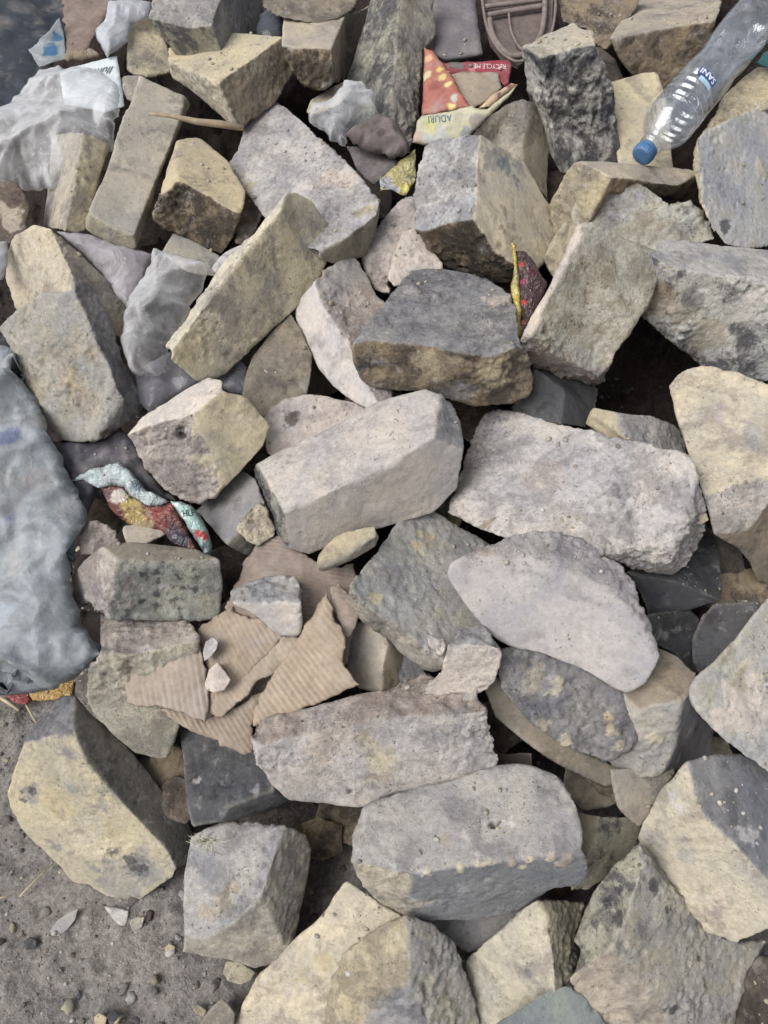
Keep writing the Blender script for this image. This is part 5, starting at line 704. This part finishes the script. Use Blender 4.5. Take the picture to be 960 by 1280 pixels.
# ------------------------------------------------------------------ ground and heap soil: one sheet
mc = MISC['mound']; g0 = np.array(MISC['g0'][:2]); g1 = np.array(MISC['g1'][:2])
def ground_h(x, y):
    m = mc[0]+mc[1]*x+mc[2]*y+mc[3]*y*y+mc[4]*x*y
    yt = 1.75
    m = np.where(y > yt, mc[0]+mc[1]*x+mc[2]*yt+mc[3]*yt*yt+mc[4]*x*yt-(y-yt)*.25, m)
    d = (g1-g0)/np.linalg.norm(g1-g0); nrm = np.array([-d[1], d[0]])
    sd = (x-g0[0])*nrm[0]+(y-g0[1])*nrm[1]
    if ((0-g0[0])*nrm[0]+(1.5-g0[1])*nrm[1]) < 0: sd = -sd
    m = np.minimum(m, (sd-.05)*.85)
    m = np.minimum(m, (2.2-np.abs(x))*.5)
    k = .03
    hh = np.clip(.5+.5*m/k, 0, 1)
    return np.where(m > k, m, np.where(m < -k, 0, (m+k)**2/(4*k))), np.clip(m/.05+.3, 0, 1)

def axis_grid(lo, hi, step, far):
    a = list(np.arange(lo, hi, step)); s = step; x = hi
    while x < far: a.append(x); s *= 1.28; x += s
    s = step; x = lo-step
    while x > -far: a.insert(0, x); s *= 1.28; x -= s
    return np.array(a)
gx = axis_grid(-.75, .8, .0055, 45); gy = axis_grid(.05, 1.5, .0055, 60)
XX, YY = np.meshgrid(gx, gy); xf, yf = XX.ravel(), YY.ravel()
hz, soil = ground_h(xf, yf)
near = np.exp(-np.maximum(0, np.hypot(xf, yf-.7)-1.3)*2)
q = np.c_[xf, yf, 0*xf]
hz = hz+near*(fbm(q*6, 2, 2)*.008+fbm(q*40, 3, 5)*.0035*(1+2*soil)+np.maximum(0, fbm(q*75, 2, 9)-.25)*.010*(1+soil))
nx, ny = len(gx), len(gy)
idx = np.arange(nx*ny).reshape(ny, nx)
fc = np.stack([idx[:-1, :-1], idx[:-1, 1:], idx[1:, 1:], idx[1:, :-1]], -1).reshape(-1, 4)
me = bpy.data.meshes.new('ground'); me.from_pydata(np.c_[xf, yf, hz].tolist(), [], fc.tolist())
at = me.attributes.new('heap', 'FLOAT', 'POINT'); at.data.foreach_set('value', soil.astype(np.float32))
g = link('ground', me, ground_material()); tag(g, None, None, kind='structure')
GB = BVHTree.FromPolygons(np.c_[xf, yf, hz].tolist(), fc.tolist())
def gz(x, y):
    h = GB.ray_cast(Vector((x, y, 3)), Vector((0, 0, -1)))
    return h[0].z if h[0] else 0.

# loose pebbles and grit on the dirt: nobody could count it
pts = []; polys = []; colp = []
ico = bmesh.new(); bmesh.ops.create_icosphere(ico, subdivisions=2, radius=1)
iv = np.array([v.co[:] for v in ico.verts]); ifc = [[v.index for v in f.verts] for f in ico.faces]; ico.free()
cols = [(128, 122, 120), (150, 144, 138), (160, 152, 132), (112, 109, 110), (172, 168, 164), (120, 110, 104)]
n_p = 0
while n_p < 7000:
    x = random.uniform(-.66, .45); y = random.uniform(.08, 1.1)
    r = min(.0062, .0008*random.paretovariate(1.9))
    base = n_p*0+len(pts)
    z = gz(x, y)
    if z > .45 or (z > .1 and random.random() < .6): continue
    sc = np.array([random.uniform(.7, 1.3), random.uniform(.7, 1.3), random.uniform(.45, .8)])*r
    v = iv*(1+.55*vnoise(iv*1.5+n_p*3.1, 4)[:, None])*sc
    a = random.uniform(0, 6.3); ca, sa = math.cos(a), math.sin(a)
    v = np.c_[v[:, 0]*ca-v[:, 1]*sa, v[:, 0]*sa+v[:, 1]*ca, v[:, 2]]
    pts += (v+[x, y, z+sc[2]*.25]).tolist(); polys += [[k+base for k in f] for f in ifc]
    c = random.choice(cols); jt = random.uniform(.8, 1.08); c = [t*jt for t in c]
    if z > .1: c = [t*.62 for t in c]      # grit in the gaps is toned darker to stand for shade
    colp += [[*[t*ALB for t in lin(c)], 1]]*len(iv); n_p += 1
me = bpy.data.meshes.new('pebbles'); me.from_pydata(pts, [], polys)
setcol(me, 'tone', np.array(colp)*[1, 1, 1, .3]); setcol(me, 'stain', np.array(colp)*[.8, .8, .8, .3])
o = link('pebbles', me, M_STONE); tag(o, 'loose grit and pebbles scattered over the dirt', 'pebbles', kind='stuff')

# crumbs of broken stone lying on whatever faces up
bpy.context.view_layer.update(); dg = bpy.context.evaluated_depsgraph_get()
ray = bpy.context.scene.ray_cast
pts = []; polys = []; colp = []; n_p = 0; tries = 0
ico = bmesh.new(); bmesh.ops.create_icosphere(ico, subdivisions=1, radius=1)
iv1 = np.array([v.co[:] for v in ico.verts]); if1 = [[v.index for v in f.verts] for f in ico.faces]; ico.free()
cols = [(186, 180, 172), (170, 160, 144), (150, 146, 144), (182, 172, 150), (196, 192, 190)]
while n_p < 1500 and tries < 30000:
    tries += 1
    x = random.uniform(-.66, .72); y = random.uniform(.12, 1.35)
    hit, loc, nor, fi, ob, mtx = ray(dg, Vector((x, y, 2.)), Vector((0, 0, -1)))
    if not hit or ob.name.startswith(('ground', 'pebbles', 'plastic', 'body', 'cap', 'label', 'printed', 'woven')): continue
    if nor.z < .72 or (ob.name.startswith(('panel', 'flap')) and random.random() < .6): continue
    if vnoise(np.array([[x*9, y*9, 4.]]), 3)[0] < -.1+.5*random.random(): continue
    r = min(.0032, .0005*random.paretovariate(1.7)); base = len(pts)
    sc3 = np.array([random.uniform(.7, 1.4), random.uniform(.7, 1.3), random.uniform(.5, .9)])*r
    v = iv1*(1+.5*vnoise(iv1*1.6+n_p*2.3, 6)[:, None])*sc3
    qt = nor.to_track_quat('Z', 'Y').to_matrix(); a = random.uniform(0, 6.3)
    R3 = np.array(qt) @ np.array([[math.cos(a), -math.sin(a), 0], [math.sin(a), math.cos(a), 0], [0, 0, 1]])
    v = v @ R3.T + np.array(loc) + np.array(nor)*sc3[2]*.35
    pts += v.tolist(); polys += [[k+base for k in f] for f in if1]
    c = random.choice(cols); jt = random.uniform(.85, 1.08); c = [t*jt for t in c]
    colp += [[*[t*ALB for t in lin(c)], 1]]*len(iv1); n_p += 1
me = bpy.data.meshes.new('crumbs'); me.from_pydata(pts, [], polys)
setcol(me, 'tone', np.array(colp)*[1, 1, 1, .3]); setcol(me, 'stain', np.array(colp)*[.8, .8, .8, .5])
o = link('crumbs', me, M_STONE); tag(o, 'tiny crumbs of broken stone lying on top of the blocks', 'crumbs', kind='stuff')

# ------------------------------------------------------------------ tubes: stick, straws, tuft
def tube(bm, pts, rads, seg=8):
    rings = []
    pts = [Vector(p) for p in pts]
    for i, p in enumerate(pts):
        d = (pts[min(i+1, len(pts)-1)]-pts[max(i-1, 0)]).normalized()
        u = d.cross(Vector((.3, .2, .9))).normalized(); w = d.cross(u)
        rings.append([bm.verts.new(p+(u*math.cos(t)+w*math.sin(t))*rads[i]) for t in [2*math.pi*k/seg for k in range(seg)]])
    for a, b in zip(rings, rings[1:]):
        for k in range(seg): bm.faces.new([a[k], a[(k+1) % seg], b[(k+1) % seg], b[k]])
    bm.faces.new(rings[0][::-1]); bm.faces.new(rings[-1])

def obj_bm(name, bm, mat, parent=None, smooth=True):
    me = bpy.data.meshes.new(name); bmesh.ops.recalc_face_normals(bm, faces=bm.faces[:]); bm.to_mesh(me); bm.free()
    return link(name, me, mat, parent, smooth)

straw = plain('dry_straw', (176, 160, 126), .7)
wood = plain('dry_twig', (150, 130, 106), .85)
a, b, c = (Vector(p) for p in MISC['stick'])
bm = bmesh.new()
tube(bm, [a, a.lerp(b, .5)+Vector((0, 0, .002)), b, b.lerp(c, .5)+Vector((0, 0, .001)), c], [.0018, .003, .0042, .005, .004])
tag(obj_bm('twig', bm, wood), 'thin dry twig lying across the long smooth tan plank brick', 'twig')
sl = ['thick pale stalk poking out below the red wrapper scrap', 'short pale stalk pointing from the orange yellow scrap to the yellow faced brick',
      'long dry straw lying on the bare dirt', 'short straw end at the picture edge on the dirt', 'stubby white straw at the bottom edge by the pebbles']
for (p, q_, r), lb in zip(MISC['straws'], sl):
    p, q_ = Vector(p), Vector(q_); bm = bmesh.new(); m_ = p.lerp(q_, .5)+Vector((0, 0, .002))
    tube(bm, [p, m_, q_], [r, r*.95, r*.7]); tag(obj_bm('dry_straw', bm, straw), lb, 'straw')
t0 = Vector(MISC['tuft']); bm = bmesh.new()
for k in range(34):
    a = random.uniform(0, 6.28); l = random.uniform(.012, .032)
    d = Vector((math.cos(a), -.25+.3*random.random(), math.sin(a)*.8+.3)).normalized()*l
    s0 = t0+Vector((random.uniform(-.008, .008), -.004, random.uniform(-.004, .004)))
    mdl = s0+d*.6+Vector((0, -.004, .003))
    tube(bm, [s0, mdl, s0+d+Vector((0, 0, -.003))], [.0006, .0005, .0002], 5)
tag(obj_bm('straw_tuft', bm, plain('tuft', (186, 182, 158), .8)), 'wispy dry grass tuft at the corner of the grey topped brick', 'grass tuft')

# ------------------------------------------------------------------ bottle
def bottle():
    p0 = np.array(MISC['B0']); p1 = np.array(MISC['B1']); d = p1-p0; d /= np.linalg.norm(d)
    root = bpy.data.objects.new('plastic_bottle', None); C.objects.link(root); root.location = Vector(p0); root.empty_display_size = .02
    zz = Vector(d); view = Vector((0, 0, 1.03))-Vector(p0)
    xx = (view-zz*view.dot(zz)).normalized(); yy = zz.cross(xx)
    rot = Matrix((xx, yy, zz)).transposed().to_4x4()
    root.matrix_world = Matrix.Translation(Vector(p0)) @ rot
    def lathe(name, prof, mat, seg=64, wob=0., caps=(False, False), f=None):
        vs = []; fs = []
        for i, (z, r) in enumerate(prof):
            for k in range(seg):
                t = 2*math.pi*k/seg; rr = r
                if f: rr = r+f(z, t)
                vs.append((rr*math.cos(t), rr*math.sin(t), z))
        for i in range(len(prof)-1):
            for k in range(seg): fs.append((i*seg+k, i*seg+(k+1) % seg, (i+1)*seg+(k+1) % seg, (i+1)*seg+k))
        if caps[0]: fs.append(tuple(range(seg))[::-1])
        if caps[1]: fs.append(tuple((len(prof)-1)*seg+k for k in range(seg)))
        me = bpy.data.meshes.new(name); me.from_pydata(vs, [], fs); return link(name, me, mat, root)
    # clear thin PET
    m, nt, out = newmat('clear_pet'); L = nt.links.new
    tr = N(nt, 'ShaderNodeBsdfTransparent'); tr.inputs[0].default_value = (.96, .97, .985, 1)
    gl = N(nt, 'ShaderNodeBsdfGlossy'); gl.inputs['Roughness'].default_value = .09; gl.inputs['Color'].default_value = (.95, .97, 1, 1)
    df = N(nt, 'ShaderNodeBsdfDiffuse'); df.inputs[0].default_value = (.55, .60, .66, 1)
    co = objcoord(nt); n1 = noise(nt, co, 45, 4, .6, .8)
    bp = N(nt, 'ShaderNodeBump'); bp.inputs['Strength'].default_value = .5; bp.inputs['Distance'].default_value = .004
    L(n1, bp.inputs['Height']); L(bp.outputs[0], gl.inputs['Normal'])
    fr = N(nt, 'ShaderNodeLayerWeight'); fr.inputs['Blend'].default_value = .32; L(bp.outputs[0], fr.inputs['Normal'])
    a1 = N(nt, 'ShaderNodeMixShader'); L(ramp(nt, n1, .45, .75, .03, .26), a1.inputs[0]); L(tr.outputs[0], a1.inputs[1]); L(df.outputs[0], a1.inputs[2])
    a2 = N(nt, 'ShaderNodeMixShader'); L(math_(nt, 'ADD', math_(nt, 'MULTIPLY', fr.outputs['Facing'], .55), .10), a2.inputs[0]); L(a1.outputs[0], a2.inputs[1]); L(gl.outputs[0], a2.inputs[2])
    L(a2.outputs[0], out.inputs[0])
    R = .0342
    prof = [(.010, .0115), (.014, .0118), (.018, .0125), (.0185, .0155), (.0205, .0155), (.021, .0125), (.026, .0135)]
    for k in range(1, 13):
        t = k/12; prof.append((.026+.040*t, .0135+(R-.0135)*math.sin(t*math.pi/2)**.9))
    z = .068
    for k in range(5):
        prof += [(z, R), (z+.002, R-.0028), (z+.004, R-.0028), (z+.006, R)]; z += .009 if k < 1 else .013
    z = max(z, .13)
    prof += [(.140, R), (.150, R-.001), (.158, R-.004), (.166, R-.001), (.20, R), (.215, R-.001), (.222, R-.006), (.224, R-.012), (.219, .010), (.217, .001)]
    prof = [(zc if zc < .135 else .135+(zc-.135)*1.9, r) for zc, r in prof]
    dent = lambda zc, t: -.0035*math.exp(-((zc-.12)/.025)**2)*max(0, math.cos(t-.7))**3-.002*math.exp(-((zc-.17)/.03)**2)*max(0, math.cos(t+.9))**2
    lathe('body', prof, m, f=lambda zc, t: dent(zc, t) if .03 < zc < .26 else 0)
    rib = lambda zc, t: .0011*max(0, math.sin(t*26))
    cap = lathe('cap', [(-.0035, .002), (-.0035, .0112), (-.0025, .0128), (.002, .0136), (.0085, .0138), (.009, .0130), (.0098, .0138), (.0125, .0138), (.0125, .0118)],
                plain('blue_plastic', (58, 108, 158), .45, .5), 104, f=lambda zc, t: rib(zc, t) if -.003 < zc < .009 else 0, caps=(True, False))
    # printed label band on the side facing up
    def patch(name, z0, z1, t0, t1, mat, lift=.0005, nz=8, nt_=16, rr=R):
        vs = []; fs = []
        for i in range(nz+1):
            for k in range(nt_+1):
                zc = z0+(z1-z0)*i/nz; t = t0+(t1-t0)*k/nt_; r = rr+lift+dent(zc, t)
                vs.append((r*math.cos(t), r*math.sin(t), zc))
        for i in range(nz):
            for k in range(nt_): fs.append((i*(nt_+1)+k, i*(nt_+1)+k+1, (i+1)*(nt_+1)+k+1, (i+1)*(nt_+1)+k))
        me = bpy.data.meshes.new(name); me.from_pydata(vs, [], fs); return link(name, me, mat, root)
    lab = patch('label_band', .118, .130, -.42, .46, plain('label_blue', (44, 70, 140), .4, .5), .0010)
    patch('label_field', .110, .1178, -.22, .42, plain('label_pale', (150, 190, 212), .45, .5), .0009)
    def lettering(s, z0, h, tc, wt, colr, host, lift=.0016, flip=1):
        cu = bpy.data.curves.new('lettering', 'FONT'); cu.body = s; cu.size = 1; cu.resolution_u = 3; cu.offset = .012
        t = bpy.data.objects.new('lettering', cu); C.objects.link(t)
        dg = bpy.context.evaluated_depsgraph_get(); me = bpy.data.meshes.new_from_object(t.evaluated_get(dg), depsgraph=dg)
        bpy.data.objects.remove(t)
        bm = bmesh.new(); bm.from_mesh(me)
        bmesh.ops.triangulate(bm, faces=bm.faces[:])
        bmesh.ops.subdivide_edges(bm, edges=[e for e in bm.edges if e.calc_length() > .15], cuts=1); bmesh.ops.triangulate(bm, faces=bm.faces[:])
        bm.to_mesh(me); bm.free()
        co = getco(me); u = (co[:, 0]-co[:, 0].min())/np.ptp(co[:, 0])-.5; v = co[:, 1]/.72
        th = tc+flip*u*wt; zc = z0+v*h
        r = np.array([R+lift+dent(a, b) for a, b in zip(zc, th)])
        setco(me, np.stack([r*np.cos(th), r*np.sin(th), zc], 1))
        return link('lettering', me, plain('label_ink', colr, .5), host, smooth=False)
    lettering('SANI', .1285, -.0085, .02, .72, (225, 230, 238), lab, flip=-1)
    # moulded mark on the shoulder side
    bm = bmesh.new()
    ring = [((R+.0006)*math.cos(.12+.34*math.cos(t)), (R+.0006)*math.sin(.12+.34*math.cos(t)), .079+.0085*math.sin(t)) for t in [2*math.pi*k/36 for k in range(37)]]
    tube(bm, ring, [.0007]*37, 6)
    tube(bm, [((R+.0006)*math.cos(.12+q1), (R+.0006)*math.sin(.12+q1), .079+q2) for q1, q2 in [(-.12, .004), (.1, .005), (.12, .001), (-.08, 0), (-.1, -.004), (.12, -.004)]], [.0007]*6, 6)
    obj_bm('moulded_mark', bm, m, root)
    tag(root, 'clear crumpled plastic water bottle with a blue cap, lying cap down on the rubble', 'bottle')
bottle()

# ------------------------------------------------------------------ dusty plastic crate base at the back
def crate():
    o, px, py = (np.array(p) for p in MISC['crate'])
    ux = (px-o)/50; uy = (py-o)/50; n = np.cross(uy, ux); n /= np.linalg.norm(n)
    root = bpy.data.objects.new('plastic_crate', None); C.objects.link(root); root.location = Vector(o); root.empty_display_size = .02
    at = lambda x, y, h=0: Vector((x-640)*ux+(y-20)*uy+h*n)
    mt = plain('dusty_plastic', (122, 108, 102), .75, .3)
    def rail(name, pts, r, closed=False):
        P = [at(*p) for p in pts]
        if closed: P = P+[P[0]]
        Q = []
        for i in range(len(P)-1):
            for t in (0, .25, .5, .75): Q.append(P[i].lerp(P[i+1], t))
        Q.append(P[-1])
        for _ in range(2):
            Q = [Q[0]]+[(Q[i-1]+Q[i]*2+Q[i+1])/4 for i in range(1, len(Q)-1)]+[Q[-1]]
        bm = bmesh.new(); tube(bm, Q, [r]*len(Q), 8); obj_bm(name, bm, mt, root)
    rail('outer_rim', [(601, -25), (602, 0), (607, 30), (616, 52), (628, 68), (645, 78), (660, 74), (672, 62), (690, 42), (695, 10), (695, -25)], .0022)
    rail('inner_frame', [(612, 24), (614, 40), (622, 56), (636, 70), (650, 70), (664, 62), (676, 46), (681, 20), (682, -20)], .0042)
    rail('crossbar', [(610, 19), (630, 15), (655, 11), (682, 7)], .0040)
    rail('crossbar', [(606, 8), (630, 5), (655, 2), (682, -2)], .0034)
    rail('divider', [(636, 17), (638, 38), (646, 56), (656, 66)], .0018)
    # recessed tray floor
    bm = bmesh.new(); pts_ = [(603, -25), (606, 20), (614, 48), (630, 68), (648, 76), (668, 64), (690, 40), (694, -25)]
    top = [bm.verts.new(at(x, y, -.008)) for x, y in pts_]; bot = [bm.verts.new(at(x, y, -.014)) for x, y in pts_]
    bm.faces.new(top); bm.faces.new(bot[::-1])
    for i in range(len(top)):
        j = (i+1) % len(top); bm.faces.new([top[i], bot[i], bot[j], top[j]])
    obj_bm('tray_floor', bm, plain('dusty_tray', (104, 92, 88), .85, .2), root, smooth=False)
    tag(root, 'dusty brown plastic crate base with raised rounded ribs at the top edge', 'crate')
crate()

# ------------------------------------------------------------------ camera, light, view
cam = bpy.data.cameras.new('camera'); co_ = bpy.data.objects.new('camera', cam); C.objects.link(co_)
co_.location = (0, 0, 1.03); co_.rotation_euler = (math.radians(43), 0, 0)
cam.sensor_width = 36; cam.sensor_fit = 'AUTO'; cam.lens = 950/1280*36; cam.clip_start = .01; cam.clip_end = 500
bpy.context.scene.camera = co_

SUN_EL, SUN_AZ = 50, 236       # degrees above the horizon, clockwise from +Y seen from above
w = bpy.data.worlds.new('World'); bpy.context.scene.world = w; w.use_nodes = True
nt = w.node_tree; nt.nodes.clear()
sky = nt.nodes.new('ShaderNodeTexSky'); sky.sky_type = 'NISHITA'; sky.sun_disc = False
sky.sun_elevation = math.radians(SUN_EL); sky.sun_rotation = math.radians(SUN_AZ)
sky.air_density = 1.0; sky.dust_density = 4.0; sky.ozone_density = .6
bg = nt.nodes.new('ShaderNodeBackground'); bg.inputs['Strength'].default_value = .11
wo = nt.nodes.new('ShaderNodeOutputWorld')
hs = nt.nodes.new('ShaderNodeHueSaturation'); hs.inputs['Saturation'].default_value = .28      # overcast: the sky is nearly white
nt.links.new(sky.outputs[0], hs.inputs['Color']); nt.links.new(hs.outputs[0], bg.inputs[0]); nt.links.new(bg.outputs[0], wo.inputs[0])
sun = bpy.data.lights.new('sun', 'SUN'); sun.energy = 1.5; sun.angle = math.radians(42); sun.color = (1, .97, .93)
so = bpy.data.objects.new('sun', sun); C.objects.link(so)
az, el = math.radians(SUN_AZ), math.radians(SUN_EL)
dvec = Vector((math.sin(az)*math.cos(el), math.cos(az)*math.cos(el), math.sin(el)))
so.rotation_euler = (-dvec).to_track_quat('-Z', 'Y').to_euler()

sc = bpy.context.scene
sc.view_settings.view_transform = 'Standard'; sc.view_settings.look = 'None'; sc.view_settings.gamma = 1
sc.view_settings.use_curve_mapping = False; sc.view_settings.exposure = 0.68
sc.cycles.use_denoising = True
sc.cycles.max_bounces = 8; sc.cycles.transparent_max_bounces = 16
